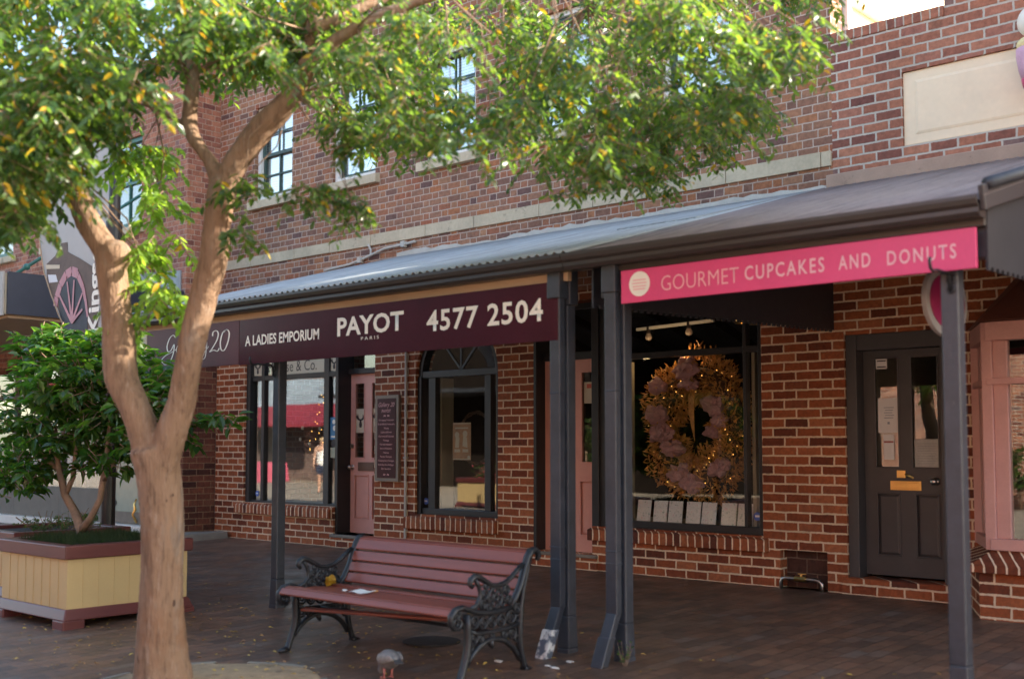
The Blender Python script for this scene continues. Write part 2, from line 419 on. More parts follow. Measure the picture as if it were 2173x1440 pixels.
M_['gold'] = mat('gold_tinsel', (.58, .29, .075), .40, .05, var=.4, scale=14, bump=.1)
M_['mauve'] = mat('mauve_ribbon', (.42, .22, .22), .55, var=.2, scale=14, bump=.2)
M_['twig'] = mat('brown_twigs', (.10, .055, .03), .8, var=.3, scale=20)
M_['fairy'] = emit('fairy_light', (1., .50, .10), 1.6)
M_['lampglow'] = emit('chandelier_glow', (1., .52, .16), 2.2)
M_['bulb'] = glass('clear_bulb', tint=(.75, .7, .65), base=.25, gain=.6)

def bark():
    g = NT('peeling_trunk_bark'); o = g.obj()
    a = g.noise(g.mapping(o, (1., 1., .22)), 8., 5, .65); st = g.noise(g.mapping(o, (1., 1., .10)), 46., 4, .7); fi = g.noise(g.mapping(o, (1., 1., .3)), 120., 3, .7)
    col = g.ramp(a, [(.28, (.135, .085, .055)), (.42, (.215, .134, .085)), (.56, (.25, .158, .102)), (.70, (.19, .150, .122))])
    col = g.mix(g.math('MULTIPLY', g.smooth(g.noise(o, 2.4, 4, .6), .55, .68), .5), col, (.20, .098, .052))
    col = g.mix(g.math('MULTIPLY', g.smooth(st, .50, .66), .62), col, (.095, .060, .040))
    col = g.mix(g.math('MULTIPLY', g.smooth(g.noise(g.mapping(o, (1., 1., .14)), 30., 4, .7), .56, .70), .6), col, (.34, .26, .20))
    col = g.mix(g.smooth(g.noise(g.mapping(o, (1., 1., .6)), 13., 2, .5), .70, .75), col, (.07, .042, .03))
    h = g.math('ADD', a, g.math('ADD', g.math('MULTIPLY', st, .8), g.math('MULTIPLY', fi, .35)))
    return g.done(g.bsdf(col, .85, 0, g.bump(h, .9, .02), .2))
M_['bark'] = bark()
M_['stem'] = mat('shrub_stem_bark', (.22, .14, .09), .8, var=.3, scale=12, bump=.3)
M_['leaf'] = leafmat('tree_leaf', [(.026, .066, .028), (.042, .092, .028), (.078, .138, .032), (.036, .082, .042)], (4.2, 3.5, 1.0), tw=.52, rough=.36, spec=.7)
M_['leafy'] = leafmat('yellow_tree_leaf', [(.44, .30, .02), (.52, .38, .03), (.42, .24, .02)], (1.3, 1.2, .8))
M_['leafnew_sunlit'] = leafmat('young_sunlit_leaf', [(.10, .20, .035), (.16, .27, .05), (.13, .22, .04)], (3.0, 2.7, 1.2), tw=.55, rough=.34, spec=.7)  # young shoots, with sunlit brightness put into the leaf colour
M_['camellia'] = leafmat('glossy_shrub_leaf', [(.022, .068, .020), (.036, .098, .026), (.075, .140, .032), (.028, .080, .024)], (3.6, 3.3, .8), rough=.27, tw=.48, spec=.7)
M_['grass'] = leafmat('dark_tufted_grass', [(.014, .032, .010), (.028, .055, .016), (.04, .06, .022)], (1.5, 1.6, .8), rough=.5, tw=.3)
M_['herb'] = leafmat('small_herb_leaf', [(.045, .10, .022), (.10, .16, .03), (.05, .12, .05)], (1.8, 1.8, .9), tw=.35)
M_['flower'] = mat('pink_petal', (.65, .10, .13), .6, var=.2)
M_['litter'] = leafmat('fallen_yellow_leaf', [(.50, .32, .05), (.60, .44, .10), (.30, .15, .05), (.46, .26, .07)], (1., 1., 1.), tw=.1)

# ================================================================== THE SETTING
def ground():
    mb = MB()
    ys = [120, 4, .5, 0, -1.5, -3, -4.5, -6, -9, -20, -60, -160]; xs = [-160, -60, -30, -20, -14, -10, -6, -2, 4, 20, 80, 160]
    V = [[mb.v((x, y, gz(y))) for x in xs] for y in ys]
    for j in range(len(ys) - 1):
        for i in range(len(xs) - 1): mb.bm.faces.new([V[j][i], V[j][i + 1], V[j + 1][i + 1], V[j + 1][i]])
    return tag(mb.build('ground', M_['paver']), kind='structure')
ground()
# pale paving of the sunny side of the mall, seen in the shop windows
mb = MB(); mb.box(-70, -16.5, -24, -8.6, -.30, -.164)
mb.box(-9.0, 30, -24, -9.6, -.30, -.164)
tag(mb.build('street', M_['street']), kind='structure')
# sandy pit round the tree
def pit():
    mb = MB(); c = Vector((-5.95, -5.58, 0)); n = 48
    pts = [(c.x + math.cos(t) * .76 * (1 + .05 * math.sin(3 * t + 1)), c.y + math.sin(t) * .74 * (1 + .04 * math.cos(4 * t))) for t in [2 * math.pi * i / n for i in range(n)]]
    for i in range(n):
        a, b = pts[i], pts[(i + 1) % n]; m = lambda p: (c.x + (p[0] - c.x) * .55, c.y + (p[1] - c.y) * .55)
        z = lambda p, e: gz(p[1]) + e
        ma, mb_ = m(a), m(b)
        mb.poly([(*a, z(a, .005)), (*b, z(b, .005)), (*mb_, z(mb_, .03)), (*ma, z(ma, .03))])
        mb.poly([(*ma, z(ma, .03)), (*mb_, z(mb_, .03)), (c.x, c.y, gz(c.y) + .05)])
    bmesh.ops.remove_doubles(mb.bm, verts=mb.bm.verts, dist=1e-4)
    tag(mb.build('tree_pit', M_['sand'], smooth=True), kind='structure')
    e = MB()
    for i in range(n):      # edging of flat kerb pieces
        if i % 2 or i in (2, 8, 10, 16, 22, 26, 32, 34, 40): continue
        a, b = pts[i], pts[(i + 1) % n]; d = pts[(i + 2) % n]
        o = lambda p, k: (c.x + (p[0] - c.x) * k, c.y + (p[1] - c.y) * k)
        q = [o(a, 1.0), o(d, 1.0), o(d, 1.055), o(a, 1.055)]
        e.hexa([(x, y, gz(y) - .03) for x, y in q], [(x, y, gz(y) + .014) for x, y in q])
    tag(e.build('tree_pit_kerb', M_['kerb'], bev=.006), kind='structure')
pit()

# ================================================================== MAIN TWO STOREY BUILDING
B = thing('two_storey_building', (-9.4, 4, 0), 'two storey brown brick shop building with a pale stone band above the iron verandah', 'building')
UPW = [-12.88, -11.19, -9.46, -7.75, -6.06]
mb = MB(); mb.wall(-14.15, -4.645, 2.9, 7.3, [(c - .42, c + .42, 4.67, 5.98) for c in UPW], 0, .24)
mb.build('upper_wall', M_['brick_up'], B)
mb = MB(); mb.wall(-14.15, -4.645, -.1, 2.9, [(-13.47, -10.75, .50, 2.8), (-11.53, -10.75, .16, .5), (-10.02, -8.69, .47, 2.76),
                                              (-8.17, -5.39, .45, 2.8), (-8.17, -7.37, .16, .45), (-5.22, -4.76, 0.0, .34)], 0, .26)
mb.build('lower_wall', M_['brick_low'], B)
# spandrels of the arched window
mb = MB()
for sgn in (-1, 1):
    cx, r = -9.355, .665
    arc = [(cx + sgn * r * math.cos(t), 2.09 + r * math.sin(t)) for t in [math.pi / 2 * k / 10 for k in range(11)]]
    for (xa, za), (xb, zb) in zip(arc, arc[1:]):
        mb.prism_y([(xa, za), (xb, zb), (xb, 2.76), (xa, 2.76)], .003, .257)
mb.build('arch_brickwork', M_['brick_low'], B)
# flush shell: sides, back and roof
mb = MB(); mb.box(-14.15, -4.9, 8.0, 8.2, -.1, 7.3); mb.box(-14.15, -13.95, .26, 8, -.1, 7.3); mb.box(-14.15, -4.9, .24, 8.2, 7.3, 7.42)
mb.build('rear_shell', M_['brick_up'], B)
mb = MB(); mb.box(-4.9, -4.65, .33, 8.2, -.1, 7.42)
mb.build('side_wall', M_['creamwall'], B)
mb = MB(); mb.box(-4.66, -4.60, .265, .345, 3.2, 7.42); mb.box(-4.65, -4.575, .42, 8.2, 5.33, 5.40)
mb.build('side_wall_trim', M_['white'], B)
# stone band of separate blocks, seams between them
mb = MB(); x = -14.15; k = 0
random.seed(3)
while x < -4.66:
    L = random.choice((.74, .80, .86, .98)); x1 = min(x + L, -4.65)
    mb.box(x + .004, x1 - .004, -.022, .03, 3.757 + random.uniform(-.003, .003), 3.893 + random.uniform(-.003, .003)); x = x1
mb.build('stone_band', M_['stone'], B, bev=.004)
# upper windows
for c in UPW:
    f = MB(); x0, x1, z0, z1 = c - .42, c + .42, 4.67, 5.98; zm = 5.30
    f.box(x0, x0 + .06, .05, .15, z0, z1); f.box(x1 - .06, x1, .05, .15, z0, z1)
    f.box(x0 + .06, x1 - .06, .05, .15, z1 - .06, z1); f.box(x0 + .06, x1 - .06, .05, .15, z0, z0 + .05)
    win = f.build('window', M_['white'], B, bev=.004)
    s = MB()
    for (a, b, yy) in ((z0 + .05, zm + .02, .105), (zm - .02, z1 - .06, .085)):
        s.box(x0 + .06, x0 + .10, yy, yy + .03, a, b); s.box(x1 - .10, x1 - .06, yy, yy + .03, a, b)
        s.box(x0 + .10, x1 - .10, yy, yy + .03, a, a + .045); s.box(x0 + .10, x1 - .10, yy, yy + .03, b - .04, b)
        s.box(c - .012, c + .012, yy + .004, yy + .026, a + .045, b - .04)
        zz = (a + b) / 2
        s.box(x0 + .10, c - .012, yy + .006, yy + .024, zz - .011, zz + .011); s.box(c + .012, x1 - .10, yy + .006, yy + .024, zz - .011, zz + .011)
    s.build('sash', M_['teal'], win)
    MB().box(x0 + .08, x1 - .08, .134, .139, z0 + .05, z1 - .06).build('pane', M_['glass2'], win)
    bl = MB(); nb = 34; st = (z1 - z0 - .12) / nb
    for i in range(nb):
        zz = z0 + .055 + st * i
        bl.hexa([(x0 + .07, .150, zz), (x1 - .07, .150, zz), (x1 - .07, .162, zz + st), (x0 + .07, .162, zz + st)],
                [(x0 + .07, .153, zz), (x1 - .07, .153, zz), (x1 - .07, .165, zz + st), (x0 + .07, .165, zz + st)])
    bl.build('blind', M_['blind'], win)
    sl = MB(); sl.prism_x([(-.075, 4.535), (.0, 4.535), (.05, 4.535), (.05, 4.668), (-.075, 4.645)], c - .505, c + .505)
    sl.build('sill', M_['stone'], win, bev=.006)
mb = MB(); mb.box(-14.1, -4.95, .3, .32, 4.0, 7.2); mb.build('upper_room_backing', M_['room'], B)
# peeling cement flashing where the verandah meets the wall
mb = MB()
random.seed(5)
xs = [-10.35 + i * .1 for i in range(58)]
tops = [3.60 + random.uniform(-.012, .02) + .015 * math.sin(x * 3) for x in xs]
for i in range(len(xs) - 1):
    mb.hexa([(xs[i], -.024, 3.46), (xs[i + 1], -.024, 3.46), (xs[i + 1], .01, 3.46), (xs[i], .01, 3.46)],
            [(xs[i], -.012, tops[i]), (xs[i + 1], -.012, tops[i + 1]), (xs[i + 1], .01, tops[i + 1]), (xs[i], .01, tops[i])])
bmesh.ops.remove_doubles(mb.bm, verts=mb.bm.verts, dist=1e-5)
mb.build('cement_flashing', M_['render'], B)
# dark rooms behind the glass
mb = MB()
mb.box(-14.0, -4.7, 2.6, 2.65, -.05, 2.9); mb.box(-14.0, -4.7, .265, 2.6, 2.86, 2.895); mb.box(-14.0, -4.7, .265, 2.6, .05, .12)
for x in (-10.55, -8.43, -5.2): mb.box(x - .05, x + .05, .265, 2.6, .12, 2.86)
mb.build('shop_interior', M_['room'], B)
# rowlock brick sills
def sill(x0, x1, zt, zb, parent, proud=.065, y1=.07):
    mb = MB(); mb.prism_x([(-proud, zb), (.004, zb), (y1, zb + .02), (y1, zt + .035), (-proud, zt)], x0, x1)
    return mb.build('brick_sill', M_['sill'], parent, bev=.008)
sill(-13.60, -11.54, .465, .355, B); sill(-10.16, -8.68, .43, .30, B); sill(-7.39, -5.33, .42, .31, B)

def decal_moose(parent, cx, cz, s, y):
    p = MB(); Y = y
    p.poly([(cx - .10 * s, Y, cz - .42 * s), (cx + .10 * s, Y, cz - .42 * s), (cx + .14 * s, Y, cz - .25 * s), (cx + .09 * s, Y, cz), (cx + .10 * s, Y, cz + .12 * s), (cx - .10 * s, Y, cz + .12 * s), (cx - .09 * s, Y, cz), (cx - .14 * s, Y, cz - .25 * s)])
    for g in (-1, 1):
        p.poly([(cx + g * .10 * s, Y, cz + .02 * s), (cx + g * .24 * s, Y, cz + .06 * s), (cx + g * .44 * s, Y, cz + .22 * s), (cx + g * .47 * s, Y, cz + .46 * s), (cx + g * .38 * s, Y, cz + .30 * s),
                (cx + g * .36 * s, Y, cz + .50 * s), (cx + g * .28 * s, Y, cz + .30 * s), (cx + g * .22 * s, Y, cz + .44 * s), (cx + g * .18 * s, Y, cz + .20 * s), (cx + g * .08 * s, Y, cz + .13 * s)])
    return p.build('emblem', M_['ink'], parent, norm=False)

def door(name, parent, x0, x1, z0, z1, y, m, panes, panels, th=.045):
    mb = MB(); mb.wall(x0, x1, z0, z1, panes + panels, y, y + th)
    d = mb.build(name, m, parent)
    g = MB()
    for a, b, c, e in panes: g.box(a - .004, b + .004, y + .02, y + .026, c - .004, e + .004)
    g.build('pane', M_['glass'], d)
    for a, b, c, e in panels:
        q = MB(); q.box(a, b, y + .022, y + .036, c, e)
        i = .035
        q.hexa([(a + .006, y + .0215, c + .006), (b - .006, y + .0215, c + .006), (b - .006, y + .0215, e - .006), (a + .006, y + .0215, e - .006)],
               [(a + i, y + .008, c + i), (b - i, y + .008, c + i), (b - i, y + .008, e - i), (a + i, y + .008, e - i)])
        q.build('panel', m, d)
    mo = MB()
    for a, b, c, e in panes + panels:
        w_ = .014
        for bx in ((a, b, c, c + w_), (a, b, e - w_, e), (a, a + w_, c + w_, e - w_), (b - w_, b, c + w_, e - w_)):
            mo.box(bx[0], bx[1], y - .008, y + .012, bx[2], bx[3])
    mo.build('moulding', m, d, bev=.004)
    return d
def knob(parent, x, z, y, m=None, r=.027):
    mb = MB(); mb.tube([(x, y, z), (x, y - .045, z)], .012, 10); mb.ball((x, y - .055, z), r, 2, (1, .8, 1)); mb.tube([(x, y - .004, z), (x, y + .002, z)], .034, 14)
    return mb.build('knob', m or M_['brass'], parent, smooth=True)

# ---- first shop window with the pink door beside it
wn = MB()
wn.box(-13.47, -13.385, .03, .16, .47, 2.8); wn.box(-13.165, -13.10, .06, .14, .53, 2.8); wn.box(-11.815, -11.71, .06, .14, .53, 2.8); wn.box(-11.57, -11.53, .05, .15, .53, 2.8)
wn.box(-13.385, -13.165, .055, .145, .47, .53); wn.box(-13.165, -11.53, .055, .145, .47, .53)
for a, b in ((-13.385, -13.165), (-13.10, -11.815), (-11.71, -11.57)): wn.box(a, b, .062, .138, 2.165, 2.23); wn.box(a, b, .062, .138, 2.74, 2.8)
W1 = wn.build('shop_window', M_['dark'], B, bev=.005)
MB().box(-13.38, -11.57, .096, .102, .53, 2.74).build('pane', M_['glass'], W1)
for q_ in ((-13.38, -13.355, .15, .42, .5, 2.16), (-13.15, -13.12, .145, .40, .53, 2.16), (-11.80, -11.775, .145, .34, .53, 2.16)): MB().box(*q_).build('inner_reveal', M_['reveal'], W1)
mb = MB(); mb.box(-13.35, -11.6, .15, .8, .44, .50); mb.build('display_shelf', M_['reveal'], W1)
jm = MB(); jm.box(-11.53, -11.49, .03, .30, .16, 2.8); jm.box(-11.49, -10.752, .20, .29, 2.19, 2.26); jm.box(-10.79, -10.752, .2, .3, .16, 2.19); jm.box(-11.49, -10.752, .22, .28, 2.74, 2.8)
J1 = jm.build('door_frame', M_['dark'], B, bev=.005)
MB().box(-11.49, -10.76, .25, .256, 2.26, 2.74).build('fanlight_pane', M_['glass'], J1)
D1 = door('pink_door', B, -11.487, -10.79, .17, 2.19, .245, M_['salmon'], [(-11.41, -11.215, 1.11, 2.08), (-11.085, -10.88, 1.11, 2.08)], [(-11.41, -11.13, .34, .91), (-11.07, -10.86, .34, .91)])
mb = MB(); mb.box(-11.33, -11.0, .232, .246, .955, 1.065); mb.box(-11.30, -11.03, .226, .233, .985, 1.04); mb.build('letter_slot', M_['bronze'], D1, bev=.003)
knob(D1, -11.45, 1.0, .245, M_['steel']); mb = MB(); mb.tube([(-11.45, .245, 1.27), (-11.45, .228, 1.27)], .03, 14); mb.build('lock', M_['steel'], D1)
for a, b in ((-11.41, -11.215), (-11.085, -10.88)):
    dc = part_box('decal', M_['creamsign'], D1, a + .003, b - .003, .258, .262, 1.44, 1.745, 0)
    decal_moose(dc, (a + b) / 2, 1.59, .2, .257)
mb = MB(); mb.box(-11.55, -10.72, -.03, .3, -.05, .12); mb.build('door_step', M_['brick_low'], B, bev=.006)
mb = MB(); mb.box(-11.56, -10.71, -.04, .3, .121, .16); mb.build('step_capping', M_['kerb'], B, bev=.008)
# cream strip with the shop's name and its emblem squares
nm = MB(); nm.box(-12.99, -11.825, .088, .093, 2.235, 2.44); NS = nm.build('name_strip', M_['creamsign'], W1)
text('Mousse & Co.', -13.06, -12.0, 2.27, 2.412, .086, M_['ink'], NS, bold=-.004)
for a, b in ((-13.375, -13.205), (-11.715, -11.57)):
    q = part_box('emblem_square', M_['creamsign'], W1, a, b, .088, .093, 2.24, 2.43, 0)
    decal_moose(q, (a + b) / 2, 2.33, .16, .086)

# ---- arched window
aw = MB(); cx, r = -9.355, .655
aw.box(-10.02, -9.955, .03, .16, .47, 2.09); aw.box(-8.745, -8.69, .03, .16, .47, 2.09)
aw.box(-9.955, -8.745, .05, .15, .47, .54); aw.box(-9.955, -8.745, .045, .155, 2.075, 2.15)
aw.box(-9.86, -9.745, .06, .14, .54, 2.075); aw.box(-8.95, -8.855, .06, .14, .54, 2.075)
arc = [(cx - r * math.cos(t), 2.09 + r * math.sin(t)) for t in [math.pi * k / 24 for k in range(25)]]
arc2 = [(cx - (r - .06) * math.cos(t), 2.09 + (r - .06) * math.sin(t)) for t in [math.pi * k / 24 for k in range(25)]]
for i in range(24): aw.prism_y([arc[i], arc[i + 1], arc2[i + 1], arc2[i]], .04, .15)
for an in (50, 90, 130):
    aw.beam((cx, .1, 2.15), (cx + .6 * math.cos(R(an)), .1, 2.12 + .6 * math.sin(R(an))), .022, .03)
W2 = aw.build('arched_window', M_['dark'], B, bev=.004)
MB().box(-9.95, -8.75, .096, .102, .54, 2.075).build('pane', M_['glass'], W2)
MB().prism_y([(cx - (r - .05) * math.cos(math.pi * k / 20), 2.13 + (r - .09) * math.sin(math.pi * k / 20)) for k in range(21)], .096, .102).build('fanlight_pane', M_['glass'], W2)
for q_ in ((-9.95, -9.93, .15, .36, .5, 2.1), (-9.745, -9.72, .145, .34, .54, 2.07), (-8.855, -8.83, .145, .3, .54, 2.07)): MB().box(*q_).build('inner_reveal', M_['reveal'], W2)
mb = MB(); mb.box(-9.95, -8.76, .16, .7, .44, .51); mb.build('display_shelf', M_['room'], W2)

# ---- second pink door and the wide window
jm = MB(); jm.box(-8.168, -8.13, .0, .31, .16, 2.8); jm.box(-8.13, -7.39, .12, .29, 2.19, 2.27); jm.box(-7.39, -7.30, .02, .30, .16, 2.8); jm.box(-8.13, -7.39, .22, .28, 2.74, 2.8)
J2 = jm.build('door_frame', M_['dark'], B, bev=.005)
MB().box(-8.13, -7.40, .25, .256, 2.27, 2.74).build('fanlight_pane', M_['glass'], J2)
D2 = door('pink_door', B, -8.127, -7.392, .16, 2.188, .15, M_['salmon'], [(-7.98, -7.79, 1.09, 2.06), (-7.63, -7.435, 1.09, 2.06)], [(-7.99, -7.78, .33, .91), (-7.65, -7.43, .33, .91)])
knob(D2, -7.41, .985, .15, M_['steel'])
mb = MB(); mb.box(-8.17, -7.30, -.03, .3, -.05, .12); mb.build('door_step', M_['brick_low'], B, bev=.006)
mb = MB(); mb.box(-8.18, -7.30, -.04, .3, .121, .155); mb.build('step_capping', M_['kerb'], B, bev=.008)
bw = MB(); bw.box(-7.30, -7.18, .04, .16, .45, 2.8); bw.box(-5.45, -5.39, .04, .16, .45, 2.8); bw.box(-7.18, -5.45, .05, .15, .45, .52); bw.box(-5.62, -5.585, .06, .14, .52, 2.8)
bw.box(-7.18, -5.62, .06, .14, 2.15, 2.21); bw.box(-5.585, -5.45, .06, .14, 2.15, 2.21); bw.box(-7.18, -5.62, .06, .14, 2.74, 2.8)
W3 = bw.build('wide_window', M_['dark'], B, bev=.005)
MB().box(-7.18, -5.45, .096, .102, .52, 2.74).build('pane', M_['glass'], W3)
for q_ in ((-5.575, -5.54, .145, .30, .52, 2.15), (-7.17, -7.15, .15, .45, .52, 2.15)): MB().box(*q_).build('inner_reveal', M_['reveal'], W3)
mb = MB(); mb.box(-7.2, -5.4, .16, .8, .46, .515); mb.build('display_shelf', M_['reveal'], W3)
mb = MB(); mb.beam((-7.15, .5, 2.50), (-6.2, .5, 2.53), .03, .03); mb.build('lighting_track', M_['white'], W3)
# recess for the gas pipe
mb = MB(); mb.box(-5.22, -4.76, .12, .25, 0.0, .34); mb.build('meter_recess', brick('dark_recess_tile', [(0., (.055, .026, .02)), (1., (.085, .038, .028))], (.16, .11, .08), L=.2, H=.13, bond='stretcher'), B)

# ================================================================== SINGLE STOREY BUILDING AT THE RIGHT
C = thing('single_storey_building', (-.8, 4, 0), 'single storey orange brick shop with cream parapet panel and a pink bay window', 'building')
mb = MB(); mb.wall(-4.645, 4, 2.9, 4.86, [(-4.0, -1.2, 3.82, 4.46)], 0, .26); mb.box(-3.62, 4, .0, .26, 4.862, 6.4)
mb.build('parapet_wall', M_['brick_right'], C)
mb = MB(); mb.prism_x([(-.008, 4.86), (.265, 4.86), (.265, 4.952), (-.008, 4.952)], -4.64, -3.625); mb.build('parapet_coping', M_['soldier'], C, bev=.006)
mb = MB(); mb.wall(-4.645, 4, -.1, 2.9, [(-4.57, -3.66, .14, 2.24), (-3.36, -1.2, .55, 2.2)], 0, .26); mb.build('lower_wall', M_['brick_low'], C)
mb = MB(); mb.box(-4.0, -1.2, .02, .12, 3.82, 4.46); mb.hexa([(-3.9, .0195, 3.90), (-1.3, .0195, 3.90), (-1.3, .0195, 4.38), (-3.9, .0195, 4.38)], [(-3.87, .012, 3.93), (-1.33, .012, 3.93), (-1.33, .012, 4.35), (-3.87, .012, 4.35)]); mb.build('cream_panel', M_['cream'], C, bev=.012)
mb = MB(); mb.box(-4.6, 4, .27, 8.2, 4.40, 4.55); mb.box(3.8, 4, .26, 8.2, -.1, 4.4); mb.box(-4.6, 4, 8.0, 8.2, -.1, 4.4); mb.build('rear_shell', M_['brick_right'], C)
mb = MB(); mb.box(-4.6, 3.8, 2.2, 2.25, 0, 2.9); mb.box(-4.6, 3.8, .28, 2.2, 2.85, 2.89); mb.build('shop_interior', M_['room'], C)
mb = MB()
mb.box(-4.70, 4, -.032, .004, 3.545, 3.675); mb.build('cement_flashing', M_['render_tan'], C, bev=.01)
jm = MB(); jm.box(-4.568, -4.47, .02, .26, .14, 2.24); jm.box(-3.735, -3.662, .02, .26, .14, 2.24); jm.box(-4.47, -3.735, .03, .25, 2.10, 2.24)
jm.build('door_frame', M_['slate'], C, bev=.006)
D3 = door('grey_panel_door', C, -4.467, -3.737, .165, 2.098, .15, M_['slate'], [(-4.37, -4.145, 1.08, 2.04), (-4.045, -3.80, 1.08, 2.04)], [(-4.365, -4.15, .33, .87), (-4.02, -3.81, .33, .87)])
mb = MB(); mb.box(-4.235, -3.965, .138, .151, .895, .975); mb.box(-4.22, -3.98, .134, .139, .91, .96); mb.build('letter_plate', M_['brass'], D3, bev=.003)
mb = MB(); mb.box(-4.175, -4.10, .136, .151, 1.0, 1.065); mb.tube([(-4.10, .14, 1.03), (-4.06, .115, 1.02), (-4.03, .14, 1.0)], .011, 8); mb.build('knocker', M_['brass'], D3, bev=.003)
knob(D3, -3.84, .975, .15, M_['steel'], .03)
mb = MB(); mb.box(-4.62, -3.60, -.03, .3, -.06, .138); mb.build('door_step', M_['brick_low'], C, bev=.008)
# canted bay window
BAY = [(-3.43, .0), (-3.13, -.60), (-1.5, -.60), (-1.2, .0)]
base = [(-3.53, .0), (-3.225, -.62), (-1.4, -.62), (-1.1, .0)]
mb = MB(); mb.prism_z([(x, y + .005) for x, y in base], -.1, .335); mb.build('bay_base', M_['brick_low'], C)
sl = [(-3.60, .0), (-3.26, -.70), (-1.35, -.70), (-1.02, .0)]
mb = MB(); mb.hexa([(x, y, .335) for x, y in sl], [(x, y, .39) for x, y in sl])
mb.hexa([(x, y, .39) for x, y in sl], [(x, y, .50) for x, y in BAY]); mb.build('bay_sill', M_['sill'], C, bev=.006)
bf = MB()
def along(a, b, t): return (a[0] + (b[0] - a[0]) * t, a[1] + (b[1] - a[1]) * t)
for z0, z1, k in ((.50, .585, .0), (2.06, 2.20, -.02), (1.73, 1.78, .004)):
    for a, b in zip(BAY, BAY[1:]): bf.beam((*a, (z0 + z1) / 2), (*b, (z0 + z1) / 2), .07 - k, z1 - z0)
for p in BAY: bf.box(p[0] - .04, p[0] + .04, p[1] - .02, p[1] + .06, .50, 2.20)
bf.box(-3.09, -2.985, -.60, -.53, .585, 2.06)
bf.prism_z([along(BAY[0], BAY[1], .15), along(BAY[0], BAY[1], .34), along((-3.38, .02), (-3.08, -.58), .34), along((-3.38, .02), (-3.08, -.58), .15)], .585, 2.06)
BW = bf.build('bay_window', M_['baypink'], C, bev=.006)
gl = MB(); gl.box(-2.985, -1.55, -.575, -.569, .585, 2.06)
gl.prism_z([along(BAY[0], BAY[1], .34), along(BAY[0], BAY[1], .96), along((-3.42, .0), (-3.12, -.60), .96), along((-3.42, .0), (-3.12, -.60), .34)], .585, 2.06)
gl.build('pane', M_['glass'], BW)
mb = MB(); mb.hexa([(-3.50, .0, 2.205), (-3.17, -.68, 2.205), (-1.46, -.68, 2.205), (-1.13, .0, 2.205)], [(-3.05, -.002, 2.66), (-2.93, -.10, 2.66), (-1.7, -.10, 2.66), (-1.6, -.002, 2.66)])
mb.build('bay_hood', M_['hood'], C, bev=.008)
mb = MB(); mb.box(-3.3, -1.3, .0, .02, .3, 2.2); mb.build('bay_backing', M_['room'], C)

# ================================================================== CORNER BUILDING AT THE LEFT
A = thing('corner_building', (-20, 4, 0), 'orange red brick corner building standing forward at the far left with a dark blue awning', 'building')
LW = [-20.0, -17.9, -15.85]
mb = MB(); mb.wall(-32, -14.16, 2.6, 6.9, [(c - .45, c + .45, 4.55, 5.9) for c in LW], -.52, -.28); mb.build('upper_wall', M_['brick_left'], A)
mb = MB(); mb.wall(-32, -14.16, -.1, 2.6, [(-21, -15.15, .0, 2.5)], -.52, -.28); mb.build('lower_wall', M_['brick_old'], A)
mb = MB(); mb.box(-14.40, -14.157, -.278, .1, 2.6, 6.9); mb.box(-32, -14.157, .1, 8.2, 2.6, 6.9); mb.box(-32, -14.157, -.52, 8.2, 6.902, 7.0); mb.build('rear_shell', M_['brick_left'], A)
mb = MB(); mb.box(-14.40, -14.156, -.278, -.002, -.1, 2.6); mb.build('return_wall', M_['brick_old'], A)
for c in LW:
    f = MB(); x0, x1, z0, z1 = c - .45, c + .45, 4.55, 5.9
    f.box(x0, x0 + .07, -.48, -.38, z0, z1); f.box(x1 - .07, x1, -.48, -.38, z0, z1); f.box(x0 + .07, x1 - .07, -.48, -.38, z1 - .07, z1); f.box(x0 + .07, x1 - .07, -.48, -.38, z0, z0 + .07)
    f.box(x0 + .07, x1 - .07, -.47, -.40, 5.2, 5.25); f.box(c - .015, c + .015, -.46, -.41, z0 + .07, 5.2); f.box(c - .015, c + .015, -.46, -.41, 5.25, z1 - .07)
    win = f.build('window', M_['tealrod'], A, bev=.004)
    MB().box(x0 + .07, x1 - .07, -.435, -.43, z0 + .07, z1 - .07).build('pane', M_['glass'], win)
    MB().box(x0 + .05, x1 - .05, -.34, -.33, z0 + .05, z1 - .05).build('curtain', M_['bronze'], win)
    MB().prism_x([(-.60, z0 - .13), (-.5, z0 - .13), (-.40, z0 - .13), (-.40, z0), (-.60, z0 - .025)], x0 - .1, x1 + .1).build('sill', M_['stone'], win, bev=.006)
# awning slab with its dark end face, pale front, tan soffit
mb = MB(); mb.box(-26, -14.20, -3.05, -.53, 2.90, 3.42); aw_ = mb.build('awning', M_['reveal'], A, bev=.01)
mb = MB(); mb.box(-14.198, -14.165, -3.03, -.55, 2.905, 3.435); mb.build('end_face', mat('dark_blue_awning_face', (.030, .036, .055), .4, var=.12), aw_)
mb = MB(); mb.box(-26, -14.22, -3.075, -3.052, 2.89, 3.44); mb.build('front_face', mat('pale_grey_awning_face', (.36, .34, .31), .6, var=.1), aw_)
mb = MB(); mb.box(-26, -14.22, -3.0, -.54, 2.862, 2.898); mb.build('soffit', M_['fascia'], aw_)
mb = MB(); mb.prism_y([(-26, 3.45), (-14.28, 3.45), (-14.28, 3.74), (-16.2, 3.85), (-26, 3.9)], -.545, -.522); mb.build('awning_flashing', M_['zinc'], A)
for x in (-14.45, -19.0):
    mb = MB(); mb.tube([(x, -.53, 5.16), (x, -2.83, 3.44)], .022, 8)
    for t in (.05, .45, .93): mb.ball((x, -.53 - 2.3 * t, 5.16 - 1.72 * t), .045, 2)
    mb.build('tie_rod', M_['tealrod'], A, smooth=True)
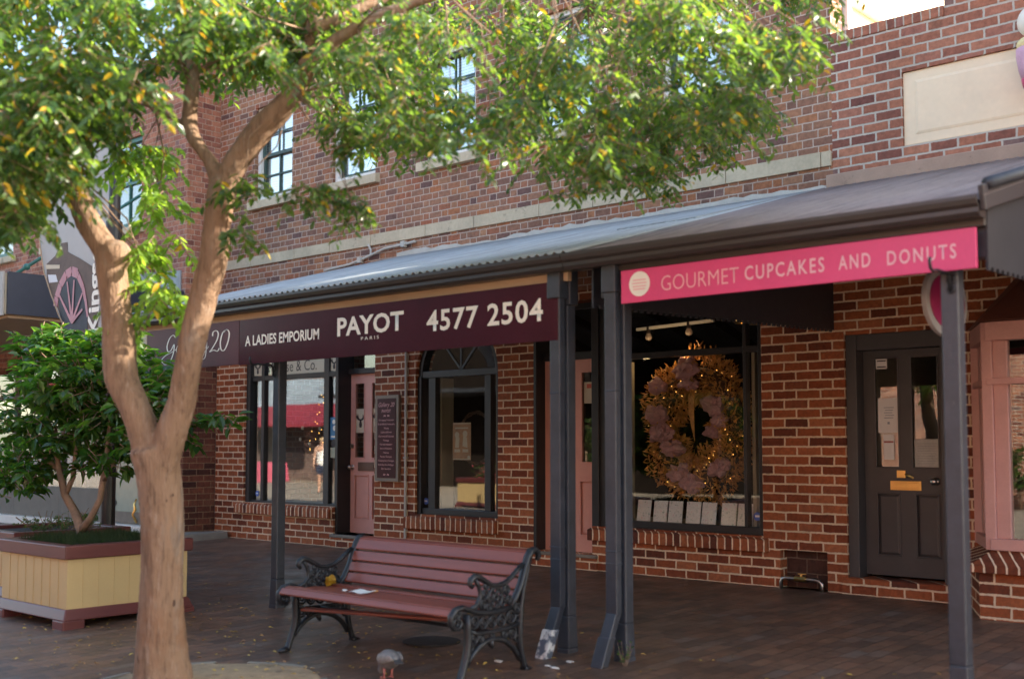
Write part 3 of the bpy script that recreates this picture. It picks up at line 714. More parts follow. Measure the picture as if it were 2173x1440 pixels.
# its shopfront
sf = MB()
for x in (-21, -19.4, -17.75, -16.35, -15.22): sf.box(x, x + .07, -.50, -.40, .12, 2.5)
for a, b in ((-20.93, -19.4), (-19.33, -17.75), (-17.68, -16.35)): sf.box(a, b, -.50, -.40, .12, .62); sf.box(a, b, -.49, -.41, 2.05, 2.12)
sf.box(-16.28, -15.22, -.50, -.40, 2.05, 2.12)
SF = sf.build('shopfront', mat('grey_shopfront_frame', (.15, .13, .11), .6, var=.15), A, bev=.005)
MB().box(-20.95, -16.35, -.455, -.449, .62, 2.5).build('pane', M_['glass'], SF)
gd = MB(); gd.box(-16.26, -15.24, -.45, -.43, .30, 2.05); GD = gd.build('glass_door', mat('pale_green_glass', (.30, .33, .25), .15, var=.08, bump=0), SF)
MB().box(-16.26, -15.24, -.462, -.428, .13, .30).build('kick_plate', M_['kerb'], GD)
for z in (.42, .86, 1.30, 1.72):
    MB().tube([(-16.08, -.452, z), (-16.08, -.458, z)], .042, 18).build('dot_sticker', M_['ink'], GD)
mb = MB(); mb.tube([(-15.45, -.47, .15), (-15.43, -.50, .2), (-15.47, -.52, .27), (-15.43, -.50, .34), (-15.46, -.5, .42), (-15.45, -.47, .5)], [.015, .022, .016, .024, .016, .012], 8); mb.build('door_handle', M_['brass'], GD, smooth=True)
mb = MB(); mb.box(-21, -15.1, -.62, -.39, -.1, .12); mb.build('door_step', M_['white'], A, bev=.01)
mb = MB(); mb.box(-21.2, -15.1, 1.4, 1.45, 0, 2.6); mb.box(-21.2, -15.1, -.35, 1.4, .05, .1); mb.build('shop_interior', mat('pale_shop_interior', (.30, .26, .21), .9, var=.3, scale=3), A)
mb = MB(); random.seed(8)
for i in range(9):
    x = -20.6 + i * .5; h = random.uniform(.4, 1.3); mb.box(x, x + random.uniform(.08, .25), -.2, 0, .3, .6 + h)
mb.build('window_display', M_['bronze'], SF, bev=.01)

# ================================================================== VERANDAHS
def corrugated(x0, x1, y0, z0, y1, z1, m, parent, name='roof_sheet'):
    mb = MB(); pitch, amp = .076, .0115; n = int((x1 - x0) / pitch * 8)
    nrm = Vector((0, -(z1 - z0), (y1 - y0))).normalized()
    rows = []
    for t in (0, .33, .66, 1):
        row = []
        for i in range(n + 1):
            x = x0 + (x1 - x0) * i / n; h = amp * math.sin(2 * math.pi * (x - x0) / pitch)
            row.append(mb.v(Vector((x, y0 + (y1 - y0) * t, z0 + (z1 - z0) * t)) + nrm * h))
        rows.append(row)
    for A_, B_ in zip(rows, rows[1:]):
        for i in range(n): mb.bm.faces.new([A_[i], A_[i + 1], B_[i + 1], B_[i]])
    o = mb.build(name, m, parent, smooth=True)
    s = o.modifiers.new('t', 'SOLIDIFY'); s.thickness = .003
    return o
def gutter(x0, x1, parent):
    P = [(-3.505, 2.43), (-3.585, 2.43), (-3.605, 2.452), (-3.605, 2.475), (-3.625, 2.49), (-3.635, 2.515), (-3.635, 2.535), (-3.622, 2.535), (-3.615, 2.50), (-3.60, 2.487), (-3.505, 2.487)]
    return MB().prism_x(P, x0, x1).build('gutter', M_['gutter'], parent)
def post(x, parent, ztop, w=.086):
    h = w / 2; y = -3.40; zb = gz(y) - .01
    mb = MB(); mb.box(x - h, x + h, y - h, y + h, zb + .25, ztop)
    q = lambda k, z: [(x - k, y - k, z), (x + k, y - k, z), (x + k, y + k, z), (x - k, y + k, z)]
    mb.hexa(q(h + .008, zb + .04), q(h + .001, zb + .252)); mb.hexa(q(h + .010, zb), q(h + .008, zb + .042))
    p = mb.build('post', M_['postpaint'], parent, bev=.008)
    return p
def downpipe(x, parent, boot_mat):
    y = -3.50; w = .040
    mb = MB(); mb.box(x - w - .004, x + w + .004, y - .028, y + .028, .21, 2.30)
    for z in (.52, .60, 1.62): mb.box(x - w - .007, x + w + .007, y - .031, y + .035, z, z + .012)
    mb.box(x - .055, x + .055, y - .045, y + .05, 2.26, 2.44)
    d = mb.build('downpipe', M_['postpaint'], parent, bev=.008)
    mb = MB(); s = lambda yy, z, k=0: [(x - w - k, yy - .03 - k, z), (x + w + k, yy - .03 - k, z), (x + w + k, yy + .03 + k, z), (x - w - k, yy + .03 + k, z)]
    mb.hexa(s(-3.50, .215), s(-3.575, .06)); mb.build('downpipe_elbow', M_['postpaint'], d, bev=.006)
    mb = MB(); mb.hexa(s(-3.572, .075, .006), s(-3.655, -.104, .006)); mb.build('downpipe_boot', boot_mat, d, bev=.006)
    return d
V1 = thing('shop_verandah', (-7.5, -1.8, 0), 'verandah with a pale galvanised corrugated roof over the dark sign with white letters', 'verandah')
corrugated(-10.30, -4.75, -3.585, 2.552, -.005, 3.558, M_['zinc'], V1)
gutter(-10.33, -4.80, V1)
mb = MB(); mb.box(-10.3, -4.84, -3.50, -3.455, 2.375, 2.462); mb.build('fascia_board', M_['fascia'], V1, bev=.004)
mb = MB(); mb.box(-10.3, -4.86, -3.45, -3.36, 2.22, 2.47); mb.build('beam', M_['postpaint'], V1, bev=.006)
mb = MB(); mb.hexa([(-10.29, -3.42, 2.36), (-10.25, -3.42, 2.36), (-10.25, -.05, 2.9), (-10.29, -.05, 2.9)], [(-10.29, -3.42, 2.50), (-10.25, -3.42, 2.50), (-10.25, -.05, 3.44), (-10.29, -.05, 3.44)]); mb.build('gable_panel', M_['navy'], V1)
mb = MB()
for i in range(9): xx = -10.1 + i * .66; mb.beam((xx, -3.42, 2.49), (xx, -.03, 3.42), .045, .09)
mb.build('rafters', M_['navy'], V1)
post(-8.11, V1, 2.22); post(-4.93, V1, 2.47)
M_['boot_worn'] = mat('flaking_white_boot_paint', (.55, .53, .50), .7, var=.15, scale=10, dirt=((.075, .085, .11), 16., .43), bump=.3)
downpipe(-4.93, V1, M_['boot_worn'])
mb = MB(); mb.box(-5.30, -4.83, -.03, -.05 + .06, 3.40, 3.55); mb.hexa([(-5.62, -1.9, 3.03), (-4.86, -1.9, 3.03), (-4.86, -.6, 3.39), (-5.62, -.6, 3.39)], [(-5.62, -1.9, 3.045), (-4.86, -1.9, 3.045), (-4.86, -.6, 3.405), (-5.62, -.6, 3.405)])
mb.build('flashing_sheet', M_['zinc'], V1)

V2 = thing('shop_verandah', (-3.4, -1.8, 0), 'verandah with a brown grey painted iron roof above the bright pink sign', 'verandah')
corrugated(-4.742, -2.06, -3.60, 2.522, -.005, 3.56, M_['roofbrown'], V2)
gutter(-4.795, -2.09, V2)
mb = MB(); mb.box(-4.50, -2.10, -3.50, -3.455, 2.395, 2.47); mb.build('fascia_board', M_['gutter'], V2, bev=.004)
mb = MB(); mb.box(-4.60, -2.10, -3.45, -3.36, 2.24, 2.48); mb.build('beam', M_['postpaint'], V2, bev=.006)
def gable(x, parent, m, zb0, zb1):
    mb = MB(); n = 90; yA, yB = -3.47, -.03
    for i in range(n):
        y0, y1 = yA + (yB - yA) * i / n, yA + (yB - yA) * (i + 1) / n
        t0, t1 = i / n, (i + 1) / n
        dx = 0
        zz = lambda t: zb0 + (zb1 - zb0) * t + (.018 if i % 2 else 0)
        zt = lambda t: 2.52 + (3.50 - 2.52) * t
        mb.hexa([(x + dx, y0, zz(t0)), (x + dx + .014, y0, zz(t0)), (x + dx + .014, y1, zz(t1)), (x + dx, y1, zz(t1))],
                [(x + dx, y0, zt(t0)), (x + dx + .014, y0, zt(t0)), (x + dx + .014, y1, zt(t1)), (x + dx, y1, zt(t1))])
    return mb.build('gable_panel', m, parent)
gable(-2.11, V2, mat('grey_gable_sheet', (.024, .021, .024), .8, var=.2, scale=5), 2.17, 2.22)
gable(-4.66, V2, M_['navy'], 2.18, 2.27)
mb = MB(); mb.beam((-2.075, -3.60, 2.52), (-2.075, -.03, 3.52), .03, .13); mb.build('barge_board', mat('dark_barge_paint', (.040, .034, .037), .5, var=.1), V2, bev=.006)
mb = MB(); mb.tube([(-2.06, -3.55, 2.60), (-2.06, -.03, 3.585)], .034, 10); mb.build('barge_capping', M_['postpaint'], V2, smooth=True)
mb = MB()
for i in range(4): xx = -4.3 + i * .66; mb.beam((xx, -3.42, 2.51), (xx, -.03, 3.46), .045, .09)
mb.build('rafters', M_['navy'], V2)
post(-4.46, V2, 2.47); post(-2.31, V2, 2.24, .092)
downpipe(-4.47, V2, M_['postpaint'])

# ================================================================== SIGNS
def board(name, x0, x1, z0, z1, y, m, label, cat='sign', th=.02):
    mb = MB(); mb.box(x0, x1, y, y + th, z0, z1); o = mb.build(name, m, bev=.002); return tag(o, label, cat)
S1 = board('sign_board', -8.53, -4.90, 1.978, 2.372, -3.53, M_['maroon'], 'long dark maroon sign board with white words and a phone number under the gutter')
Y = -3.5325
text('A LADIES EMPORIUM', -8.44, -7.42, 2.142, 2.229, Y, M_['ivory'], S1, bold=.022)
text('PAYOT', -7.19, -6.41, 2.150, 2.295, Y, M_['ivory'], S1, bold=.026, space=1.02)
text('PARIS', -6.90, -6.69, 2.098, 2.124, Y, M_['ivory'], S1, space=1.5)
text('4577 2504', -6.16, -5.03, 2.120, 2.272, Y, M_['ivory'], S1, bold=.020, space=1.1)
S2 = board('sign_board', -10.05, -8.535, 1.985, 2.375, -3.53, M_['umber'], 'shiny dark brown sign board with a white cursive name, behind the forked tree')
mb = MB()
gx, gzz = -9.74, 2.12
def st(pts, w=.020): ribbon(mb, [(gx + a, gzz + b) for a, b in pts], w, Y)
st([(.19, .165), (.15, .19), (.09, .16), (.05, .09), (.07, .04), (.12, .05), (.17, .10), (.16, .02), (.10, -.06), (.02, -.08), (-.04, -.04), (.02, 0), (.13, .03), (.2, .05)])
st([(.28, .08), (.24, .09), (.21, .05), (.23, .02), (.27, .05), (.29, .085), (.28, .03), (.31, .025), (.34, .05)], .015)
for k in range(2): st([(.34 + k * .07, .05), (.40 + k * .07, .13), (.405 + k * .07, .19), (.375 + k * .07, .12), (.37 + k * .07, .04), (.40 + k * .07, .03), (.43 + k * .07, .06)], .014)
st([(.48, .05), (.52, .065), (.54, .05), (.50, .02), (.49, .05), (.52, .085)], .013)
st([(.56, .05), (.58, .09), (.60, .03), (.64, .04)], .013); st([(.65, .085), (.66, .03), (.70, .05), (.715, .09), (.69, -.04), (.64, -.06), (.68, .0), (.74, .05)], .013)
st([(.80, .14), (.81, .175), (.86, .185), (.89, .155), (.87, .10), (.80, .03), (.76, .0), (.82, .012), (.88, .0), (.91, .025)], .021)
st([(1.02, .185), (.96, .16), (.925, .08), (.94, .01), (.99, .005), (1.04, .07), (1.06, .15), (1.02, .185), (.98, .165)], .021)
mb.build('lettering', M_['ivory'], S2, norm=False)
tag(part_box('sign_end_strip', M_['creamsign'], None, -10.17, -10.06, -3.53, -3.51, 2.02, 2.375), 'plain cream end strip beside the brown cursive sign board', 'sign')
S3 = board('sign_board', -4.375, -2.135, 2.178, 2.388, -3.53, M_['pink'], 'bright pink sign board with white lettering and a round cream badge')
mb = MB(); mb.tube([(-4.23, -3.531, 2.292), (-4.23, -3.534, 2.292)], .079, 40); bd = mb.build('badge', M_['ivory'], S3)
mb = MB()
for k, wv in ((.025, .05), (.005, .055), (-.015, .052), (-.033, .045)): mb.box(-4.23 - wv, -4.23 + wv, -3.5355, -3.5348, 2.292 + k - .004, 2.292 + k + .004)
mb.build('badge_print', M_['pinkpale'], bd)
text('GOURMET', -4.065, -3.515, 2.232, 2.325, Y, M_['pinkpale'], S3, bold=-.012)
text('CUPCAKES', -3.475, -2.97, 2.243, 2.325, Y, M_['pinklight'], S3, bold=.01, space=1.25)
text('AND', -2.885, -2.70, 2.243, 2.32, Y, M_['pinklight'], S3, bold=.01, space=1.3)
text('DONUTS', -2.605, -2.235, 2.24, 2.315, Y, M_['pinklight'], S3, bold=.01, space=1.3)
# plaque between door and arched window
P0 = board('wall_plaque', -10.69, -10.27, .845, 1.885, -.045, mat('bronze_plaque_frame', (.22, .17, .13), .5, .2, var=.15), 'narrow dark plaque listing beauty treatments in a bronze frame beside the pink door', 'sign', .045)
part_box('plaque_face', M_['maroon'], P0, -10.645, -10.315, -.050, -.046, .885, 1.845, 0)
yy = -.0515
text('Gallery 20', -10.62, -10.335, 1.745, 1.80, yy, M_['pinkpale'], P0, shear=.35, bold=-.01)
text('PAYOT', -10.56, -10.40, 1.675, 1.712, yy, M_['pinkpale'], P0)
for i, (t_, wd) in enumerate([('Anti-ageing Treatments', .27), ('Facial & Body Treatments', .30), ('Waxing', .09), ('Lashes & Brows', .19), ('Manicures & Pedicures', .27), ('Massage', .10), ('Microdermabrasion', .22),
                              ('Brows & Eyelashes', .21), ('Makeup', .10), ('Pamper Packages', .21), ('Wedding Party Packages', .29), ('Girls Day Out Packages', .28), ('Gift Vouchers', .17)]):
    z = 1.575 - i * .049; text(t_, -10.48 - wd / 2, -10.48 + wd / 2, z, z + .021, yy, M_['pinkpale'], P0)
for z in (1.625, .915):
    mb = MB()
    for dx in (-.045, .02): ribbon(mb, [(-10.48 + dx, z), (-10.47 + dx, z + .02), (-10.455 + dx, z + .004), (-10.445 + dx, z + .018)], .008, yy, .2)
    mb.build('ornament', M_['pinkpale'], P0, norm=False)
# oval hanging sign seen edge-on behind the right hand post
mb = MB(); n = 40; el = lambda a, b: [(-2.5 + a * math.cos(2 * math.pi * k / n), 2.145 + b * math.sin(2 * math.pi * k / n)) for k in range(n)]
mb.hexa([(-2.715, y, z) for y, z in el(.325, .215)], [(-2.685, y, z) for y, z in el(.325, .215)])
OV = mb.build('oval_sign', mat('pale_grey_oval_rim', (.34, .31, .30), .5, var=.08), bev=.004); tag(OV, 'oval magenta shop sign with a pale rim hanging behind the right hand post', 'sign')
mb = MB(); mb.hexa([(-2.684, y, z) for y, z in el(.27, .165)], [(-2.680, y, z) for y, z in el(.27, .165)]); mb.build('sign_face', mat('magenta_sign_face', (.30, .012, .085), .4, var=.1, bump=0), OV)
mb = MB(); mb.tube([(-2.7, -2.65, 2.3), (-2.7, -2.65, 2.56)], .008, 6); mb.tube([(-2.7, -2.35, 2.3), (-2.7, -2.35, 2.62)], .008, 6); mb.build('hanger', M_['iron'], OV)
# banner on a black street pole
BN = [(-13.126, 4.833), (-12.966, 4.084), (-12.747, 3.453), (-12.591, 3.086), (-12.355, 2.799), (-12.161, 2.6), (-12.123, 2.483), (-11.284, 2.429), (-11.26, 2.787), (-11.243, 3.286), (-11.238, 3.839), (-11.237, 4.496)]
def bend(x, z): return -3.30
def sheet(poly, off, name, m, parent):
    mb = MB(); f = mb.bm.faces.new([mb.v((x, 0, z)) for x, z in poly])
    bmesh.ops.triangulate(mb.bm, faces=[f]); 
    for v in mb.bm.verts: v.co.y = bend(v.co.x, v.co.z) - off
    bmesh.ops.solidify(mb.bm, geom=mb.bm.faces[:], thickness=.002)
    return mb.build(name, m, parent)
PL = thing('street_pole', (-11.14, -3.30, gz(-3.3)), 'black street pole behind the planter shrub, carrying the printed banner', 'pole')
mb = MB(); mb.lathe([(.10, -.1), (.10, .12), (.075, .16), (.072, 2.95), (.085, 2.97), (.085, 3.62), (.06, 3.64), (.055, 5.2)], (-11.14, -3.30, 0), 18)
mb.build('shaft', M_['dark'], PL, smooth=False)
BA = sheet(BN, 0, 'hanging_banner', mat('pale_grey_banner_cloth', (.40, .385, .36), .6, var=.05, bump=0), None)
tag(BA, 'tall pale banner printed with a stone house and pink wheel, left of the black pole', 'banner')
sheet([(-12.604, 3.329), (-12.408, 3.399), (-12.267, 3.421), (-12.272, 3.528), (-12.132, 3.522), (-12.126, 3.416), (-11.847, 3.312), (-11.616, 3.194), (-11.453, 3.147), (-11.422, 2.438), (-12.123, 2.483), (-12.161, 2.6), (-12.381, 2.88), (-12.58, 3.079)], .004, 'house_print', mat('house_print_brown', (.125, .085, .065), .7, var=.2, scale=9, bump=0), BA)
sheet([(-12.626, 3.321), (-12.293, 3.286), (-12.29, 3.243), (-12.601, 3.27), (-12.564, 3.201), (-12.375, 3.183), (-12.327, 3.098), (-12.525, 3.106)][:4], .007, 'roof_edge_print', M_['creamsign'], BA); sheet([(-12.626, 3.321), (-12.293, 3.286), (-12.29, 3.243), (-12.601, 3.27), (-12.564, 3.201), (-12.375, 3.183), (-12.327, 3.098), (-12.525, 3.106)][4:], .007, 'window_print', M_['blind'], BA)
sheet([(-12.204, 2.603), (-12.265, 2.755), (-12.293, 2.873), (-12.245, 3.001), (-12.122, 3.11), (-11.975, 3.143), (-11.815, 3.065), (-11.704, 2.901), (-11.644, 2.691), (-11.635, 2.513), (-12.158, 2.548)], .007, 'wheel_shadow_print', mat('dark_wheel_print', (.018, .016, .028), .6, var=.6, scale=12, bump=0), BA)
mb = MB()
def band(pts, w0, w1, o=0.):
    n = len(pts)
    for i in range(n - 1):
        (a, b), (c, d) = pts[i], pts[i + 1]; wa = w0 + (w1 - w0) * i / (n - 1); wb = w0 + (w1 - w0) * (i + 1) / (n - 1)
        dx, dz = c - a, d - b; l = math.hypot(dx, dz); nx, nz = -dz / l, dx / l
        mb.poly([(x, bend(x, z) - .011 - o, z) for x, z in ((a - nx * wa, b - nz * wa), (a + nx * wa, b + nz * wa), (c + nx * wb, d + nz * wb), (c - nx * wb, d - nz * wb))])
band([(-12.367, 2.826), (-12.34, 2.93), (-12.259, 3.055), (-12.135, 3.159), (-12.009, 3.188), (-11.881, 3.149)], .045, .055); band([(-11.945, 3.166), (-11.859, 3.121), (-11.749, 2.982), (-11.68, 2.822), (-11.632, 2.655)], .045, .018, .0012)
for k_, sp in enumerate([(-12.298, 2.969), (-12.099, 3.077), (-11.941, 3.082), (-11.746, 2.92), (-11.738, 2.745)]): band([[(-11.971, 2.618)][0], sp], .022, .013, .0024 + .0012 * k_)
mb.build('wheel_print', mat('dusty_pink_print', (.46, .22, .24), .6, var=.12, bump=0), BA, norm=False)
text('Kingsc', 0, .93, 0, .23, 0, M_['ivory'], BA, bold=.03, f=lambda u, v: (-11.40 - v, bend(-11.40 - v, 2.46 + u) - .011, 2.46 + u))
mb = MB(); mb.tube([(x, bend(x, z) - .02, z) for x, z in [(-12.869, 4.015), (-12.782, 3.675), (-12.645, 3.253), (-12.451, 2.966), (-12.264, 2.723), (-12.15, 2.61)]], .007, 6); mb.build('cord', M_['fascia'], BA)
mb = MB(); mb.tube([(-13.1, bend(-13.1, 4.8), 4.80), (-11.14, -3.3, 4.70)], .015, 8); mb.build('arm', M_['tealrod'], PL)

# ================================================================== BENCH
def bench():
    T = thing('park_bench', (-5.61, -4.28, gz(-4.28)), 'slatted maroon park bench with ornate black cast iron ends and one sagging slat', 'bench')
    g0 = gz(-4.28)
    def end(x):
        P = lambda y, h: (x, y, g0 + h)
        mb = MB()
        def tb(pts, r, n=8): mb.tube([P(*p) for p in pts], r, n)
        # rear upright and rolled top
        tb([(-3.865, .675), (-3.85, .70), (-3.862, .728), (-3.89, .742), (-3.925, .735), (-3.955, .70), (-3.985, .63), (-4.02, .54), (-4.07, .46), (-4.12, .40)], [.012, .016, .018, .02, .022, .021, .02, .02, .019, .018])
        tb([(-3.925, .72), (-3.965, .60), (-4.0, .50), (-4.02, .40), (-4.03, .30), (-4.035, .20), (-4.02, .12), (-3.995, .05), (-3.975, .012)], [.012, .013, .014, .016, .018, .02, .019, .018, .022])
        tb([(-3.995, .02), (-3.955, .012), (-3.925, .010)], [.022, .018, .012])
        # arm
        tb([(-4.455, .555), (-4.475, .575), (-4.465, .602), (-4.435, .617), (-4.40, .612), (-4.35, .585), (-4.29, .555), (-4.23, .548), (-4.17, .555), (-4.11, .585), (-4.06, .62), (-4.00, .66)], [.012, .015, .017, .018, .018, .017, .016, .015, .015, .015, .015, .014])
        tb([(-4.43, .60), (-4.40, .56), (-4.385, .52), (-4.39, .48), (-4.42, .445), (-4.47, .43)], [.012, .011, .011, .011, .012, .013])
        # seat rail with front roll
        tb([(-4.12, .405), (-4.20, .395), (-4.30, .39), (-4.40, .40), (-4.48, .425), (-4.545, .445), (-4.60, .435), (-4.635, .40), (-4.635, .36), (-4.61, .33), (-4.57, .325), (-4.545, .35), (-4.56, .38), (-4.585, .375)],
           [.017, .018, .018, .018, .018, .018, .018, .018, .017, .016, .014, .012, .010, .008])
        # front leg
        tb([(-4.50, .40), (-4.495, .32), (-4.49, .24), (-4.50, .17), (-4.53, .09), (-4.555, .03), (-4.565, .012)], [.02, .02, .021, .021, .02, .02, .022])
        tb([(-4.555, .02), (-4.595, .014), (-4.625, .010)], [.022, .018, .012])
        # arch between the legs
        tb([(-4.505, .10), (-4.46, .155), (-4.40, .20), (-4.34, .225), (-4.28, .232), (-4.22, .225), (-4.16, .205), (-4.10, .165), (-4.06, .12), (-4.035, .075)], [.012, .016, .018, .018, .017, .018, .018, .017, .015, .012])
        tb([(-4.30, .225), (-4.285, .19), (-4.28, .175)], [.022, .014, .004])
        tb([(-4.48, .30), (-4.42, .28), (-4.28, .275), (-4.14, .28), (-4.04, .30)], .013)
        # pierced filling
        c = P(-4.255, .475)
        mb.ring(c, .062, .010); mb.ring(c, .020, .011, n=12)
        for k in range(6):
            a = 2 * math.pi * k / 6 + .5; mb.ring((x, c[1] + .042 * math.cos(a), c[2] + .042 * math.sin(a)), .016, .0065, n=10)
            mb.tube([(x, c[1] + .058 * math.cos(a + .5), c[2] + .058 * math.sin(a + .5)), (x, c[1] + .092 * math.cos(a + .5), c[2] + .082 * math.sin(a + .5))], .009, 6)
        for (y, h, r) in [(-4.345, .50, .028), (-4.365, .445, .025), (-4.155, .515, .026), (-4.135, .455, .024), (-4.33, .55, .016), (-4.43, .435, .012), (-4.19, .435, .018), (-4.32, .425, .016),
                          (-4.44, .345, .035), (-4.36, .335, .033), (-4.28, .335, .033), (-4.20, .335, .033), (-4.115, .345, .038), (-4.44, .25, .030), (-4.38, .25, .022), (-4.10, .25, .032), (-4.17, .25, .022),
                          (-4.055, .395, .026), (-4.055, .33, .02), (-4.06, .21, .018), (-4.47, .20, .018), (-4.28, .255, .013), (-4.585, .40, .022), (-4.595, .36, .018)]:
            mb.ring(P(y, h), r, .0085, n=12)
            if r > .021: mb.ring(P(y, h), r * .45, .0065, n=8, k=5)
        for v in mb.bm.verts: v.co.x = x + (v.co.x - x) * 1.35
        return mb.build('cast_iron_end', M_['iron'], T, smooth=True)
    end(-4.80); end(-6.44)
    x0, x1 = -6.43, -4.81
    def slat(y, h, w_, th, ang, name='back_slat', sag=None, xa=x0, xb=x1):
        d = Vector((0, math.cos(ang), math.sin(ang))) * w_ / 2; n = Vector((0, -math.sin(ang), math.cos(ang))) * th / 2
        a, b = Vector((xa, y, g0 + h)), Vector((xb, y, g0 + h))
        if sag: a += Vector(sag)
        q = lambda p: [p - d - n, p + d - n, p + d + n, p - d + n]
        mb = MB(); mb.hexa(q(a), q(b))
        return mb.build(name, M_['slat'], T, bev=.007)
    slat(-3.915, .730, .052, .022, R(18)); 
    slat(-3.955, .688, .078, .022, R(60)); slat(-3.992, .610, .072, .022, R(66)); slat(-4.022, .535, .070, .022, R(65)); slat(-4.053, .462, .070, .022, R(62))
    slat(-4.165, .415, .095, .022, R(-4), 'seat_slat'); slat(-4.275, .408, .095, .022, R(0), 'seat_slat'); slat(-4.385, .412, .095, .022, R(4), 'seat_slat'); slat(-4.492, .424, .080, .022, R(-10), 'seat_slat')
    slat(-4.575, .432, .050, .024, R(4), 'seat_slat'); slat(-4.622, .413, .048, .024, R(48), 'seat_slat')
    slat(-4.50, .365, .045, .020, R(10), 'loose_slat', (.0, .04, -.085), -6.40, -4.83)
    mb = MB(); mb.tube([(x0, -4.28, g0 + .275), (x1, -4.28, g0 + .275)], .012, 8); mb.build('tie_rod', M_['iron'], T)
bench()
g0 = gz(-4.28)
def crumple(name, c, r, m, label, cat, sc=(1, 1, .4), sub=3, amp=.5, seed=0):
    mb = MB(); mb.ball((0, 0, 0), r, sub, sc)
    for v in mb.bm.verts:
        k = 1 + amp * mnoise.noise(v.co * (2.2 / r) + Vector((seed, 0, 0))); v.co = Vector((v.co.x * k, v.co.y * k, v.co.z * k))
    zmin = min(v.co.z for v in mb.bm.verts)
    for v in mb.bm.verts: v.co += Vector(c) - Vector((0, 0, zmin))
    return tag(mb.build(name, m), label, cat)
def flat_paper(name, c, w_, h_, rot, m, label, cat, curl=.01):
    mb = MB(); n = 6; V = []
    for j in range(3):
        for i in range(n + 1):
            u = (i / n - .5) * w_; v = (j / 2 - .5) * h_; z = curl * (math.sin(i * 1.3) + 1) * .5 + .003 + .004 * j
            V.append(mb.v((c[0] + u * math.cos(rot) - v * math.sin(rot), c[1] + u * math.sin(rot) + v * math.cos(rot), c[2] + z)))
    for j in range(2):
        for i in range(n): a = j * (n + 1) + i; mb.bm.faces.new([V[a], V[a + 1], V[a + n + 2], V[a + n + 1]])
    o = mb.build(name, m); s = o.modifiers.new('t', 'SOLIDIFY'); s.thickness = .0015
    return tag(o, label, cat)
flat_paper('paper_scrap', (-5.90, -4.36, g0 + .42), .17, .09, .1, M_['paper'], 'flat white paper scrap lying on the bench seat', 'litter')
crumple('tissue', (-6.03, -4.40, g0 + .425), .016, M_['paper'], 'tiny crumpled tissue on the bench seat left of the flat paper scrap', 'litter')
crumple('leaf_scrap', (-5.86, -4.28, g0 + .421), .020, mat('orange_peel', (.55, .24, .08), .7), 'small orange scrap on the bench seat behind the white paper', 'litter')
crumple('leaf_clump', (-6.34, -4.27, g0 + .42), .040, M_['leafy'], 'clump of yellow leaves caught at the far iron arm of the bench', 'leaf litter', (1, .8, .9), 2, .9)
packet = MB()
random.seed(4)
pg = []
for j in range(5):
    for i in range(9):
        pg.append(packet.v((-6.66 + (i / 8 - .5) * .14, -3.24 + (j / 4 - .5) * .075, gz(-3.2) + .012 + random.uniform(0, .032))))
for j in range(4):
    for i in range(8): a = j * 9 + i; packet.bm.faces.new([pg[a], pg[a + 1], pg[a + 10], pg[a + 9]])
pk = packet.build('snack_packet', [mat('silver_foil', (.75, .75, .80), .22, 1., var=.1, bump=.1), mat('blue_packet_print', (.10, .10, .42), .3)])
for i, p in enumerate(pk.data.polygons): p.material_index = 1 if i % 8 > 5 else 0
pk.modifiers.new('t', 'SOLIDIFY').thickness = .001
tag(pk, 'crumpled silver and blue snack packet on the paving beneath the bench', 'litter')
for i, (x, y, r, lb) in enumerate([(-5.08, -3.92, .022, 'white paper crumb on the paving between the bench end and the posts'), (-4.70, -3.66, .020, 'white paper crumb lying just in front of the two paired posts'),
                                   (-4.74, -3.83, .015, 'smaller of two pale crumbs at the bottom edge below the paired posts'), (-4.66, -3.86, .022, 'longer of two pale crumbs at the bottom edge below the paired posts')]):
    crumple('paper_crumb', (x, y, gz(y)), r, M_['paper'], lb, 'litter', (1.5, .8, .3), 2, .6, i * 3)['group'] = 'white crumbs on the paving'
crumple('wrapper', (-4.98, -3.79, gz(-3.79)), .014, mat('green_wrapper', (.02, .30, .07), .4), 'tiny green wrapper on the paving under the bench near end', 'litter', (1.4, 1, .4), 2)
mb = MB(); mb.lathe([(.0, 0), (.205, 0), (.205, .007), (.19, .010), (0.0, .010)], (-5.92, -3.70, gz(-3.7) + .002), 40)  # flat dark disc lying on the paving
dcv = mb.build('dark_disc', mat('dark_disc_face', (.022, .018, .016), .7, .1, var=.4, scale=30, bump=.5)); dcv.rotation_euler = (0, 0, 0); tag(dcv, 'round dark disc on the paving behind the bench leg', 'drain cover')

